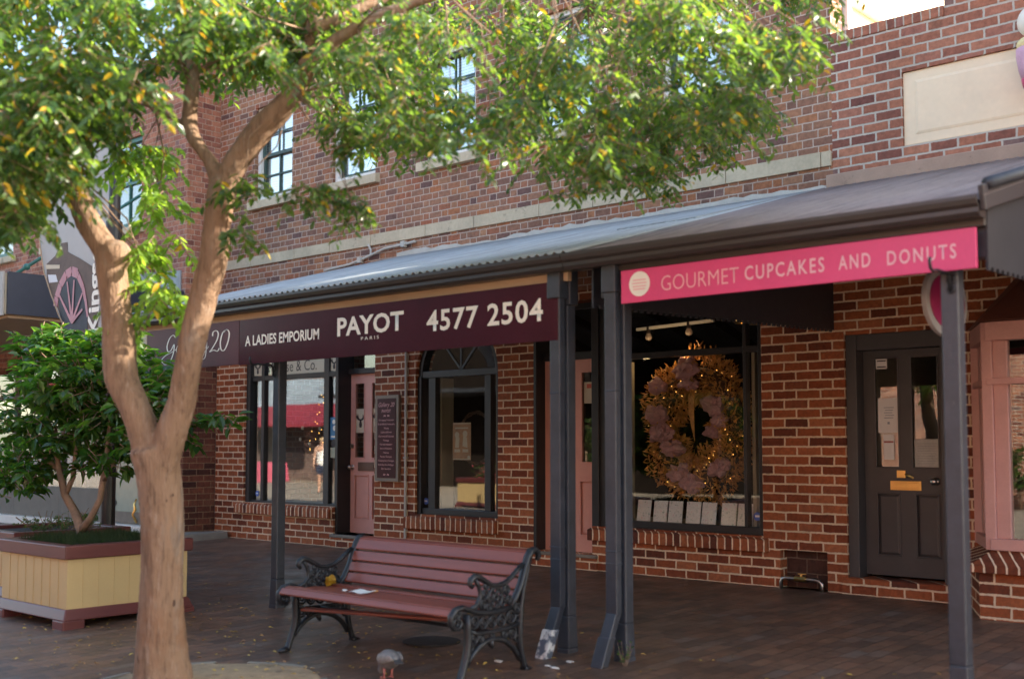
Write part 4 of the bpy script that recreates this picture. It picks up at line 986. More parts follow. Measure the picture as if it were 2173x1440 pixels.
# ================================================================== PIGEON
def pigeon():
    z = gz(-4.65); c = Vector((-5.31, -4.66, z))
    f = Vector((-.95, .30, 0)).normalized(); l = Vector((-f.y, f.x, 0))      # walking left, pecking
    P = lambda a, b, h: tuple(c + f * a * .8 + l * b * .95 + Vector((0, 0, h)))
    T = thing('pigeon', tuple(c), 'grey pigeon with pink feet pecking at the ground in front of the bench', 'bird')
    pr = [(-.155, .128, .012, .006), (-.14, .127, .026, .016), (-.11, .122, .042, .034), (-.07, .117, .056, .052), (-.02, .113, .063, .062), (.03, .108, .060, .060), (.065, .098, .048, .048), (.088, .080, .034, .035), (.103, .058, .026, .027), (.114, .042, .027, .028), (.122, .028, .022, .022), (.128, .016, .010, .010)]
    mb = MB(); rg = []
    for a, h, wd, ht in pr:
        rg.append([mb.v(P(a + math.sin(2 * math.pi * k / 18) * ht * (.0 if a < .05 else .55), math.cos(2 * math.pi * k / 18) * wd, h + math.sin(2 * math.pi * k / 18) * ht * (1 if a < .05 else .8))) for k in range(18)])
    for A_, B_ in zip(rg, rg[1:]):
        for k in range(18): mb.bm.faces.new([A_[k], A_[(k + 1) % 18], B_[(k + 1) % 18], B_[k]])
    mb.bm.faces.new(rg[0]); mb.bm.faces.new(rg[-1][::-1])
    mb.build('body', mat('pigeon_grey', (.17, .155, .15), .6, var=.35, scale=40, fine=120), T, smooth=True)
    for s in (-1, 1):
        mb = MB(); mb.tube([P(.06, s * .045, .115), P(.0, s * .060, .120), P(-.07, s * .048, .128), P(-.14, s * .022, .132), P(-.18, s * .012, .130)], [.010, .034, .034, .020, .005], 14)
        for v in mb.bm.verts:
            q = v.co - c; b = q.dot(l); v.co += l * (s * .052 - b) * .45
        mb.build('wing', mat('pigeon_wing', (.20, .175, .155), .6, var=.45, scale=50, fine=150), T, smooth=True)
        mb = MB(); mb.tube([P(.0, s * .025, .075), P(-.005, s * .026, .04), P(.0, s * .027, .005)], [.014, .006, .005], 8)
        for a in (-.5, 0, .5): mb.tube([P(.0, s * .027, .005), P(.03 * math.cos(a), s * .027 + .03 * math.sin(a), .004)], .004, 6)
        mb.tube([P(0, s * .027, .005), P(-.02, s * .027, .004)], .004, 6)
        mb.build('leg', mat('pigeon_pink_leg', (.50, .16, .13), .6), T, smooth=True)
    mb = MB(); mb.hexa([P(-.13, -.022, .128), P(-.13, .022, .128), P(-.21, .030, .108), P(-.21, -.030, .108)], [P(-.13, -.022, .136), P(-.13, .022, .136), P(-.22, .030, .113), P(-.22, -.030, .113)])
    mb.build('tail', mat('pigeon_dark_tail', (.05, .048, .05), .6), T, bev=.003)
    mb = MB(); mb.tube([P(.122, 0, .022), P(.128, 0, .012), P(.130, 0, .003)], [.006, .004, .001], 6); mb.build('beak', mat('pigeon_beak', (.09, .07, .06), .5), T)
pigeon()

# ================================================================== PLANTERS, SHRUBS
def planter(name, x0, x1, y0, y1, label, zr=.485):
    zg = gz((y0 + y1) / 2); T = thing(name, ((x0 + x1) / 2, (y0 + y1) / 2, zg), label, 'planter')
    h = zr + .14
    b = MB(); b.box(x0, x1, y0, y1, zg + .12, zg + h - .09); bx = b.build('box', M_['pcream'], T)
    st_ = MB(); n = 8        # upright boards: narrow cover strips
    for i in range(1, n):
        x = x0 + (x1 - x0) * i / n; st_.box(x - .0035, x + .0035, y0 - .004, y0 + .002, zg + .13, zg + h - .10)
        y = y0 + (y1 - y0) * i / n; st_.box(x1 - .002, x1 + .004, y - .0035, y + .0035, zg + .13, zg + h - .10)
    st_.build('board_strips', M_['pcream'], bx)
    r = MB(); o, i_ = .035, .075; zt, zb = zg + h, zg + h - .105
    for q in (((x0 - o, y0 - o), (x1 + o, y0 - o), (x1 - i_, y0 + i_), (x0 + i_, y0 + i_)), ((x1 + o, y0 - o), (x1 + o, y1 + o), (x1 - i_, y1 - i_), (x1 - i_, y0 + i_)),
              ((x1 + o, y1 + o), (x0 - o, y1 + o), (x0 + i_, y1 - i_), (x1 - i_, y1 - i_)), ((x0 - o, y1 + o), (x0 - o, y0 - o), (x0 + i_, y0 + i_), (x0 + i_, y1 - i_))):
        r.prism_z(q, zb, zt)
    r.build('rim', M_['rim'], T, bev=.008)
    p = MB(); o = .045
    p.hexa([(x0 - o, y0 - o, zg + .05), (x1 + o, y0 - o, zg + .05), (x1 + o, y1 + o, zg + .05), (x0 - o, y1 + o, zg + .05)], [(x0 - .012, y0 - .012, zg + .135), (x1 + .012, y0 - .012, zg + .135), (x1 + .012, y1 + .012, zg + .135), (x0 - .012, y1 + .012, zg + .135)])
    p.build('plinth', M_['rim'], T, bev=.010)
    for a, bb in ((x0, y0), (x1, y0), (x1, y1), (x0, y1)):
        sx = 1 if a == x0 else -1; sy = 1 if bb == y0 else -1; f = MB()
        f.box(min(a - sx * .05, a + sx * .13), max(a - sx * .05, a + sx * .13), min(bb - sy * .05, bb + sy * .13), max(bb - sy * .05, bb + sy * .13), zg - .03, zg + .052)
        f.build('foot', M_['rim'], T, bev=.01)
    s = MB(); s.box(x0 + .02, x1 - .02, y0 + .02, y1 - .02, zg + h - .16, zg + h - .035); s.build('soil', M_['soil'], T)
    return T
planter('planter_box', -9.71, -8.60, -5.03, -3.97, 'cream boarded planter box with maroon rim and plinth, left of the forked tree')
planter('planter_box', -11.25, -10.14, -4.72, -3.66, 'second maroon rimmed planter at the far left edge, mostly hidden by the nearer one')
planter('planter_box', -19.15, -18.0, -10.9, -9.75, 'cream planter across the mall, seen reflected in the arched window', .56)

class Leaves:
    """leaf blades as pairs of folded faces"""
    def __init__(s): s.v = []; s.f = []; s.mi = []
    def leaf(s, p, d, n, L, W, fold=.25, m=0, curl=.0):
        d = d.normalized(); n = (n - d * n.dot(d))
        if n.length < 1e-4: n = d.orthogonal()
        n.normalize(); t = d.cross(n); b = len(s.v); up = n * (W * fold)
        s.v += [p, p + d * L * .33 - t * W * .5 + up, p + d * L * .70 - t * W * .40 + up - n * curl * L, p + d * L - n * curl * L * 2.2, p + d * L * .70 + t * W * .40 + up - n * curl * L, p + d * L * .33 + t * W * .5 + up, p + d * L * .5 - n * curl * L * .4]
        s.f += [(b, b + 6, b + 2, b + 1), (b + 6, b + 3, b + 2), (b, b + 5, b + 4, b + 6), (b + 6, b + 4, b + 3)]; s.mi += [m] * 4
    def build(s, name, mats, parent=None):
        me = bpy.data.meshes.new(name); me.from_pydata([tuple(v) for v in s.v], [], s.f)
        for m in mats: me.materials.append(m)
        me.polygons.foreach_set('material_index', s.mi); me.update()
        return link(bpy.data.objects.new(name, me), parent)
rnd = random.Random(21)
def rv(a=1.): return Vector((rnd.uniform(-a, a), rnd.uniform(-a, a), rnd.uniform(-a, a)))

def shrub(T, base, stems, blobs, nleaf, L, W, mat_leaf, flowers=0, seed=1):
    rnd.seed(seed)
    mb = MB()
    for s in stems: mb.tube(s[0], s[1], 8)
    lv = Leaves(); br = MB(); fl = MB(); spots = []
    for (c, r, n) in blobs:
        c = Vector(c); r = Vector(r)
        for _ in range(n):
            q = rv().normalized() * (rnd.random() ** .4); p = c + Vector((q.x * r.x, q.y * r.y, q.z * r.z))
            out = (q * .8 + Vector((0, 0, .25)) + rv(.5)).normalized()
            mb.tube([p - out * .16 + rv(.02), p], [.004, .0025], 4)
            for k in range(nleaf):
                a = rnd.uniform(0, 6.28); side = Vector((math.cos(a), math.sin(a), rnd.uniform(-.35, .45)))
                d = (out * .7 + side * .9 + Vector((0, 0, -.35))).normalized()
                lv.leaf(p - out * rnd.uniform(0, .10) + rv(.012), d, (Vector((0, 0, 1)) + rv(.55)), L * rnd.uniform(.7, 1.15), W * rnd.uniform(.75, 1.1), rnd.uniform(.1, .3), 0, rnd.uniform(0, .12))
            spots.append(p + out * .03)
    mb.build('stems', M_['stem'], T, smooth=True)
    lv.build('foliage', [mat_leaf], T)
    for i in range(flowers):
        p = rnd.choice(spots)
        for k in range(9): a = k * 2.4; fl.ball(p + Vector((math.cos(a), math.sin(a), .2)) * .016, .016, 1, (1, 1, .6))
    if flowers: fl.build('flowers', M_['flower'], T, smooth=True)

SH = thing('camellia_shrub', (-9.45, -4.48, .44), 'bushy glossy leaved shrub with forked stems growing in the cream planter', 'shrub')
bs = (-9.43, -4.48)
S_ = lambda *p: [(x, bs[1] + y, z) for x, y, z in p]
stems = [(S_((-9.46, 0, .42), (-9.44, 0, .56), (-9.60, .02, .70), (-9.74, .0, .84), (-9.80, -.02, 1.02), (-9.88, -.03, 1.25), (-9.95, 0, 1.5)), [.052, .045, .038, .034, .028, .018, .010]),
         (S_((-9.44, 0, .54), (-9.32, .02, .66), (-9.19, .03, .82), (-9.15, .03, .98), (-9.13, .05, 1.20), (-9.10, .06, 1.5), (-9.08, .1, 1.8)), [.040, .030, .027, .027, .022, .015, .008]),
         (S_((-9.74, 0, .84), (-9.70, .05, 1.0), (-9.72, .08, 1.25), (-9.66, .1, 1.55), (-9.7, .1, 1.85)), [.026, .022, .018, .013, .007]),
         (S_((-9.84, 0, 1.04), (-10.05, -.05, 1.18), (-10.2, -.05, 1.34)), [.02, .017, .012]),
         (S_((-9.82, 0, 1.06), (-10.15, .1, 1.10), (-10.5, .2, 1.16)), [.02, .015, .008]),
         (S_((-9.15, .03, .98), (-8.98, 0, 1.06), (-8.85, -.03, 1.16)), [.018, .013, .007]),
         (S_((-9.70, .1, 1.3), (-9.5, .2, 1.5), (-9.38, .2, 1.75)), [.016, .012, .007])]
blobs = [((-9.45, -4.45, 1.88), (.90, .60, .38), 215), ((-9.95, -4.5, 1.60), (.78, .6, .44), 130), ((-8.95, -4.4, 1.66), (.66, .55, .42), 120), ((-10.4, -4.45, 1.30), (.58, .5, .50), 95), ((-9.55, -4.5, 1.42), (.46, .5, .30), 45),
         ((-8.55, -4.3, 1.50), (.46, .42, .40), 90), ((-10.05, -4.75, 1.04), (.42, .25, .26), 50), ((-8.98, -4.5, 1.16), (.26, .28, .16), 16), ((-9.5, -4.35, 1.12), (.20, .3, .14), 12), ((-8.05, -4.0, 1.50), (.14, .2, .07), 6), ((-10.1, -4.5, 2.14), (.42, .3, .2), 60), ((-9.2, -4.4, 2.15), (.4, .3, .14), 40), ((-10.0, -4.5, 2.26), (.75, .4, .12), 34)]
shrub(SH, None, stems, blobs, 6, .125, .058, M_['camellia'], 4, 5)
def tuft(name, T, area, n, h, m, label=None, spread=.5):
    lv = Leaves()
    for _ in range(n):
        p = Vector((rnd.uniform(area[0], area[1]), rnd.uniform(area[2], area[3]), area[4])); a = rnd.uniform(0, 6.28)
        for k in range(5):
            d = Vector((math.cos(a + k * 1.3) * spread, math.sin(a + k * 1.3) * spread, 1))
            lv.leaf(p + rv(.012), d, Vector((math.cos(a + k), math.sin(a + k), .4)), h * rnd.uniform(.6, 1.2), .005, .1, 0, .22)
    return lv.build(name, [m], T)
tag(tuft('mondo_grass', None, (-9.62, -8.74, -4.93, -4.07, .445), 620, .10, M_['grass']), 'dark tufted grass covering the soil of the cream planter', 'grass', kind='stuff')
HB = thing('herb_plant', (-10.55, -4.2, .44), 'low leafy green plant in the far planter at the left edge', 'plant')
shrub(HB, None, [([(-10.55 + a, -4.2, .42), (-10.55 + 1.5 * a, -4.2 + a, .6)], .006) for a in (-.2, 0, .2)], [((-10.5, -4.2, .54), (.42, .36, .12), 60), ((-10.25, -4.0, .60), (.2, .2, .10), 24)], 9, .04, .018, M_['herb'], 0, 9)
SH2 = thing('flowering_shrub', (-18.57, -10.3, .5), 'pink flowering bush in the planter reflected by the arched window', 'shrub')
shrub(SH2, None, [([(-18.57, -10.3, .3), (-18.5, -10.3, .8)], .02)], [((-18.57, -10.3, .66), (.5, .45, .26), 70)], 7, .06, .03, M_['camellia'], 46, 3)
SH3 = thing('leafy_bush', (-15.4, -9.7, -.17), 'bright green bush reflected in the glass of the second pink door', 'shrub')
shrub(SH3, None, [([(-15.4, -9.7, -.17), (-15.35, -9.7, 1.2)], .03)], [((-15.4, -9.7, 1.15), (.8, .6, .75), 200)], 7, .09, .045, M_['herb'], 0, 4)
WD = thing('weed', (-4.36, -3.52, gz(-3.5)), 'small green weed sprouting at the foot of the right paired post', 'plant')
rnd.seed(2); lv = Leaves(); mb = MB()
for k in range(7):
    a = k * .9; q = Vector((-4.37 + .012 * math.cos(a), -3.52 + .012 * math.sin(a), gz(-3.5))); e = q + Vector((.035 * math.cos(a), .035 * math.sin(a), rnd.uniform(.05, .15))); mb.tube([q, e], [.0025, .0015], 5)
    for t in (.35, .55, .75, 1.):
        p = q.lerp(e, t); b = rnd.uniform(0, 6.28); lv.leaf(p, Vector((math.cos(b), math.sin(b), .3)), Vector((0, 0, 1)) + rv(.4), .030, .017, .15)
mb.build('stems', M_['stem'], WD); lv.build('foliage', [M_['herb']], WD)

# ================================================================== STREET TREE
CL=[(0,-7.26,-6.40,3.00),(0,-5.80,-6.46,3.43),(0,-6.43,-6.43,3.39),(0,-5.11,-6.14,3.46),(0,-5.23,-6.58,3.58),(0,-6.89,-5.81,3.60),(0,-6.04,-6.10,3.29),(0,-5.94,-6.73,2.89),(0,-6.87,-6.07,4.25),(0,-6.79,-5.83,3.51),(0,-5.53,-6.72,2.93),(0,-5.65,-6.64,3.32),(0,-5.97,-5.63,3.82),(0,-6.78,-6.36,2.84),(0,-6.60,-6.63,2.77),(0,-6.88,-6.39,2.72),(0,-6.91,-5.94,3.49),(0,-6.67,-6.18,3.28),(0,-6.80,-6.11,3.43),(0,-6.12,-5.59,4.19),(0,-7.23,-6.41,3.28),(0,-6.64,-6.59,3.42),(0,-6.20,-5.50,3.86),(0,-7.12,-6.15,2.87),(0,-6.53,-6.57,3.15),(0,-6.46,-6.11,3.20),(0,-7.16,-6.28,2.86),(0,-4.96,-6.35,3.58),(0,-6.17,-6.86,3.48),(0,-5.64,-6.88,2.96),(0,-6.37,-5.98,3.89),(0,-7.48,-6.31,3.86),(0,-7.13,-6.31,3.29),(0,-6.74,-6.36,3.28),(0,-6.12,-6.86,2.95),(0,-6.36,-6.30,3.51),(0,-5.59,-6.74,3.12),(0,-6.83,-6.19,4.09),(0,-7.28,-6.24,4.19),(0,-6.46,-5.86,3.93),(0,-6.08,-6.34,3.42),(0,-6.75,-6.58,2.85),(0,-7.48,-6.11,3.18),(0,-7.15,-6.24,3.17),(0,-6.68,-6.52,3.81),(0,-5.99,-6.71,2.62),(0,-5.20,-6.45,3.10),(0,-6.53,-6.58,3.95),(0,-7.21,-6.28,4.01),(0,-6.23,-6.15,3.15),(0,-5.43,-6.05,3.80),(0,-5.59,-6.40,3.71),(0,-5.76,-6.86,3.05),(0,-6.58,-6.10,3.54),(0,-6.11,-5.75,3.64),(0,-6.97,-6.24,3.39),(0,-5.71,-6.99,2.75),(0,-6.32,-6.26,3.01),(0,-6.89,-6.53,3.45),(0,-6.26,-6.11,3.96),(0,-6.09,-6.39,3.17),(0,-6.74,-5.92,3.74),(0,-6.39,-5.98,3.32),(0,-6.09,-6.46,3.30),(0,-6.42,-6.40,2.77),(0,-5.79,-5.90,3.56),(0,-7.24,-6.34,3.14),(0,-6.43,-6.11,3.35),(0,-6.11,-6.63,2.58),(0,-7.12,-6.39,3.58),(0,-5.39,-6.45,3.55),(0,-5.17,-6.15,3.72),(0,-6.02,-6.92,3.16),(0,-5.85,-6.68,2.76),(0,-7.28,-6.16,2.88),(0,-7.46,-6.28,3.04),(0,-6.53,-6.02,4.14),(0,-6.57,-5.70,3.63),(0,-5.99,-6.87,3.59),(0,-7.15,-6.02,3.64),(0,-6.75,-6.23,2.83),(0,-6.21,-6.85,2.79),(0,-6.90,-6.36,2.98),(0,-5.85,-6.85,2.70),(0,-6.62,-6.30,2.99),(0,-6.29,-6.41,3.10),(0,-6.08,-6.65,2.88),(0,-6.42,-6.41,3.21),(0,-7.31,-6.30,3.37),(0,-5.81,-5.89,4.01),(0,-5.55,-6.70,2.74),(0,-6.14,-6.50,3.86),(0,-6.25,-6.11,3.78),(0,-6.03,-6.43,3.54),(0,-6.65,-5.89,4.08),(0,-6.04,-6.88,3.34),(0,-6.57,-6.63,3.75),(0,-5.85,-6.68,3.71),(0,-5.93,-6.53,3.07),(0,-7.12,-6.44,3.71),(0,-5.93,-6.59,2.86),(0,-6.50,-6.54,3.00),(0,-6.39,-5.41,4.27),(0,-6.64,-6.03,3.35),(0,-6.37,-6.58,2.83),(0,-5.79,-6.64,2.95),(0,-7.07,-6.34,3.16),(0,-6.50,-6.26,3.20),(0,-5.75,-6.86,2.81),(0,-5.28,-6.06,3.55),(0,-7.29,-5.97,3.43),(0,-6.74,-6.65,3.99),(0,-6.27,-6.75,3.60),(0,-7.38,-6.29,4.28),(0,-5.74,-7.04,3.37),(0,-6.24,-6.64,2.68),(0,-6.81,-5.87,4.28),(0,-6.95,-6.47,3.96),(0,-6.28,-6.50,2.76),(0,-5.47,-6.81,3.02),(0,-6.09,-6.16,3.93),(0,-6.63,-5.86,3.93),(0,-5.99,-6.27,3.86),(0,-6.44,-6.08,3.69),(0,-7.39,-6.09,2.94),(0,-5.52,-6.71,3.24),(0,-6.28,-5.42,3.97),(0,-7.36,-6.18,3.09),(0,-6.07,-6.76,3.80),(0,-5.72,-6.55,3.23),(0,-7.00,-5.94,3.60),(0,-6.77,-6.51,3.40),(0,-6.75,-6.03,3.60),(0,-6.92,-6.31,3.23),(0,-5.82,-6.44,3.23),(0,-3.69,-2.71,3.99),(0,-3.93,-1.98,4.67),(0,-5.24,-5.38,3.58),(0,-5.09,-3.11,3.49),(0,-4.31,-5.51,3.12),(0,-4.65,-3.30,4.09),(0,-6.43,-5.01,4.30),(0,-5.76,-4.38,3.72),(0,-3.74,-3.12,4.22),(0,-4.39,-2.78,4.45),(0,-4.93,-3.45,3.30),(0,-3.86,-2.82,4.35),(0,-5.24,-5.33,3.72),(0,-5.11,-3.17,3.76),(0,-5.83,-5.74,3.84),(0,-3.78,-3.37,3.54),(0,-3.65,-3.97,3.24),(0,-6.71,-4.79,3.95),(0,-5.20,-4.39,3.56),(0,-3.25,-3.26,3.71),(0,-4.70,-3.52,3.25),(0,-2.89,-3.86,3.52),(0,-4.17,-2.64,4.15),(0,-3.75,-4.74,3.25),(0,-4.46,-2.54,4.58),(0,-3.11,-4.06,3.50),(0,-3.09,-4.04,3.31),(0,-4.76,-3.25,3.27),(0,-3.25,-2.94,4.11),(0,-3.18,-3.67,3.51),(0,-5.20,-3.30,4.19),(0,-5.05,-5.95,3.56),(0,-4.63,-2.88,4.20),(0,-5.18,-5.09,4.09),(0,-4.57,-2.95,3.37),(0,-5.50,-4.26,4.30),(0,-6.77,-4.47,4.16),(0,-5.23,-3.24,3.92),(0,-3.27,-3.54,3.61),(0,-6.37,-4.51,4.59),(0,-4.78,-3.52,3.55),(0,-6.03,-5.48,4.09),(0,-4.17,-3.37,3.48),(0,-6.86,-4.90,4.28),(0,-5.76,-5.04,3.74),(0,-4.41,-3.15,3.20),(0,-3.60,-2.40,4.46),(0,-4.45,-3.32,3.91),(0,-4.28,-4.74,3.63),(0,-5.32,-5.48,3.49),(0,-5.90,-3.97,3.75),(0,-3.74,-4.53,2.81),(0,-4.33,-2.67,3.70),(0,-4.79,-5.08,3.17),(0,-4.20,-4.75,3.15),(0,-4.45,-3.53,4.26),(0,-3.40,-4.44,3.40),(0,-5.26,-3.33,3.76),(0,-3.87,-2.65,4.40),(0,-4.39,-3.36,3.56),(0,-4.48,-3.84,3.69),(0,-4.70,-5.65,3.36),(0,-5.80,-5.26,3.75),(0,-5.36,-5.59,3.61),(0,-4.48,-5.20,2.99),(0,-4.13,-4.43,3.50),(0,-3.28,-4.15,3.03),(0,-3.61,-4.16,3.20),(0,-5.85,-3.85,3.76),(0,-4.40,-5.55,3.31),(0,-4.55,-3.12,3.91),(0,-5.83,-4.66,3.52),(0,-3.39,-4.45,3.58),(0,-5.30,-3.82,4.19),(0,-3.30,-4.00,3.18),(0,-4.08,-2.85,3.49),(0,-3.84,-4.10,3.05),(0,-5.71,-3.99,3.98),(0,-4.88,-2.78,3.72),(0,-4.00,-2.63,3.82),(0,-4.80,-5.67,3.68),(0,-5.90,-3.93,4.06),(0,-4.11,-3.57,4.07),(0,-6.57,-4.50,4.60),(0,-4.44,-5.35,3.59),(0,-3.52,-4.80,3.23),(0,-4.45,-3.12,4.14),(0,-4.64,-3.15,3.17),(0,-4.88,-5.44,3.78),(0,-4.27,-3.16,3.29),(0,-5.81,-4.35,3.92),(0,-5.90,-5.41,3.84),(0,-4.52,-3.32,3.58),(0,-5.46,-5.58,3.80),(0,-6.28,-4.00,3.62),(0,-3.84,-4.18,3.96),(0,-4.88,-5.64,3.83),(0,-4.30,-2.25,3.81),(0,-6.58,-4.97,4.01),(0,-4.87,-4.25,3.35),(0,-5.43,-5.21,3.88),(0,-5.80,-4.20,4.03),(0,-6.75,-5.11,4.38),(0,-4.22,-4.58,3.47),(0,-5.13,-3.48,4.26),(0,-3.11,-4.40,3.39),(0,-3.74,-2.88,3.98),(0,-5.80,-4.10,3.49),(0,-5.51,-5.38,3.89),(0,-5.64,-4.04,4.54),(0,-5.00,-5.15,3.92),(0,-4.33,-5.52,2.96),(0,-3.73,-3.16,3.48),(0,-3.47,-4.25,3.30),(0,-5.89,-5.48,3.66),(0,-5.01,-5.08,3.59),(0,-5.01,-3.82,3.82),(0,-4.41,-2.91,3.37),(0,-3.71,-4.46,3.07),(0,-3.75,-4.21,3.67),(0,-4.84,-5.96,3.31),(0,-4.66,-3.27,3.48),(0,-3.28,-4.02,3.85),(0,-4.77,-5.38,3.37),(0,-4.83,-3.86,3.92),(0,-4.21,-4.62,3.18),(0,-4.42,-3.23,3.46),(0,-5.92,-4.42,4.00),(0,-6.48,-4.33,4.67),(0,-5.34,-4.32,4.15),(0,-4.12,-3.11,3.40),(0,-6.14,-5.51,3.93),(0,-3.37,-3.86,3.94),(0,-5.32,-5.12,4.06),(0,-4.74,-3.20,4.34),(0,-3.16,-4.22,3.52),(0,-3.86,-3.50,3.63),(0,-5.22,-5.50,3.63),(0,-5.88,-5.24,3.98),(0,-5.48,-3.36,3.72),(0,-3.59,-3.41,3.64),(0,-5.72,-3.69,4.33),(0,-6.30,-5.17,4.10),(0,-5.10,-3.18,4.26),(0,-4.26,-5.19,3.16),(0,-5.55,-5.06,4.18),(0,-4.63,-3.07,4.05),(0,-4.28,-2.74,4.11),(0,-2.90,-4.00,3.42),(0,-3.28,-3.84,3.19),(0,-4.33,-5.44,3.53),(0,-6.44,-4.25,4.03),(0,-4.29,-2.51,4.51),(0,-3.81,-3.18,4.12),(0,-4.66,-4.92,3.72),(0,-3.41,-2.84,3.85),(0,-3.74,-2.38,4.11),(0,-4.45,-2.40,3.49),(0,-6.38,-5.03,3.85),(0,-6.07,-4.39,4.14),(0,-5.80,-4.13,3.91),(0,-5.64,-4.12,3.41),(0,-4.67,-4.08,3.49),(0,-3.81,-2.03,4.60),(0,-5.10,-3.59,4.36),(0,-5.47,-3.83,3.56),(0,-4.10,-5.34,3.36),(0,-4.01,-3.40,3.74),(0,-4.18,-4.50,2.96),(0,-3.98,-4.94,3.06),(0,-6.07,-4.40,3.49),(0,-3.71,-4.67,2.82),(0,-5.31,-3.38,3.59),(0,-5.13,-3.28,3.84),(0,-4.30,-2.46,3.60),(0,-4.03,-5.14,2.88),(0,-5.97,-4.22,3.89),(0,-5.55,-4.84,3.88),(0,-4.83,-3.06,3.37),(0,-5.71,-4.67,3.39),(0,-5.75,-3.84,3.53),(0,-6.32,-4.86,4.25),(0,-3.64,-4.11,3.79),(0,-5.25,-5.16,3.89),(0,-4.86,-3.05,3.24),(0,-4.24,-3.97,3.07),(0,-3.84,-3.40,3.88),(0,-6.52,-4.43,4.29),(0,-6.26,-5.41,3.90),(0,-5.25,-5.66,3.86),(0,-4.06,-3.59,3.53),(0,-3.63,-4.76,2.92),(0,-4.03,-2.25,4.10),(0,-4.92,-3.38,3.78),(0,-3.82,-4.56,3.13),(0,-3.73,-4.78,3.40),(0,-3.23,-4.56,3.58),(0,-4.20,-5.28,2.92),(0,-4.10,-4.59,3.53),(0,-6.32,-4.55,4.12),(0,-3.55,-4.67,3.74),(0,-5.09,-3.80,3.57),(0,-4.67,-3.59,4.15),(0,-5.72,-5.35,3.82),(0,-6.13,-5.06,4.22),(0,-5.72,-4.89,3.63),(0,-3.88,-2.21,4.56),(0,-4.26,-3.31,3.29),(0,-6.03,-4.18,3.73),(0,-4.05,-4.95,3.74),(0,-4.11,-2.57,3.53),(0,-4.52,-3.97,3.52),(0,-4.32,-4.82,3.18),(3,-4.98,-5.60,2.66),(3,-4.96,-5.26,2.58),(3,-4.97,-5.43,2.68),(3,-4.92,-5.29,2.62),(3,-5.04,-5.41,2.69),(3,-4.43,-3.95,2.89),(3,-4.21,-3.54,3.05),(3,-4.19,-3.52,2.95),(3,-4.03,-3.58,2.94),(3,-4.14,-3.44,3.03),(3,-4.83,-5.38,2.95),(3,-4.83,-5.48,3.01),(3,-4.78,-5.41,2.99),(3,-4.81,-5.31,3.07),(3,-4.79,-5.39,3.05),(3,-4.05,-3.08,3.28),(3,-3.90,-3.23,3.17),(3,-3.77,-3.03,3.45),(3,-3.79,-2.76,3.51),(3,-3.88,-2.65,3.56),(3,-5.36,-5.73,2.51),(3,-5.42,-5.67,2.74),(3,-5.54,-5.65,2.74),(3,-5.92,-6.81,2.45),(3,-5.90,-6.72,2.50),(3,-6.14,-6.72,2.46),(1,-6.33,-5.64,2.52),(1,-6.62,-5.65,2.52),(1,-6.57,-5.57,2.92),(1,-6.41,-5.70,2.47),(1,-6.63,-5.52,2.85),(1,-6.58,-5.52,2.79),(1,-6.47,-5.65,2.41),(1,-6.57,-5.55,3.17),(1,-6.63,-5.65,3.09),(1,-6.47,-5.79,3.08),(1,-6.52,-5.63,3.12),(1,-6.73,-5.59,3.16),(1,-6.37,-5.66,2.09),(1,-6.15,-5.72,2.17),(1,-6.18,-5.78,2.20),(1,-6.39,-5.67,2.24),(1,-6.43,-5.62,2.24),(2,-5.50,-6.04,5.92),(2,-4.96,-3.20,5.94),(2,-6.40,-5.18,5.27),(2,-5.88,-6.56,5.72),(2,-3.86,-3.17,5.03),(2,-7.48,-6.21,4.61),(2,-4.79,-6.88,5.09),(2,-5.30,-4.74,6.73),(2,-7.87,-3.73,6.06),(2,-4.64,-3.85,4.55),(2,-5.02,-5.42,4.91),(2,-5.77,-6.44,5.15),(2,-4.97,-4.15,5.79),(2,-4.88,-5.37,6.10),(2,-4.92,-6.22,6.48),(2,-3.39,-4.38,5.84),(2,-5.32,-6.67,5.77),(2,-5.75,-7.05,4.63),(2,-4.69,-5.63,5.14),(2,-7.40,-4.90,5.29),(2,-5.83,-4.41,5.88),(2,-6.78,-2.68,5.37),(2,-6.84,-5.32,5.22),(2,-4.20,-5.12,6.10),(2,-5.06,-6.81,5.08),(2,-8.12,-6.03,4.75),(2,-4.70,-4.10,6.12),(2,-4.29,-4.15,5.58),(2,-4.15,-6.60,5.50),(2,-4.67,-5.29,4.63),(2,-6.27,-3.26,5.13),(2,-6.74,-6.16,4.43),(2,-6.14,-6.76,6.52),(2,-7.57,-4.20,5.84),(2,-4.80,-4.68,5.36),(2,-4.64,-6.09,6.63),(2,-5.35,-5.28,6.12),(2,-6.34,-7.23,5.14),(2,-5.73,-6.20,5.60),(2,-5.98,-4.97,6.75),(2,-4.54,-5.49,4.94),(2,-3.62,-6.54,5.40),(2,-4.58,-4.54,5.68),(2,-5.05,-5.18,4.93),(2,-3.97,-4.73,4.26),(2,-4.73,-4.71,5.10),(2,-5.57,-6.06,5.07),(2,-4.56,-7.09,6.21)]

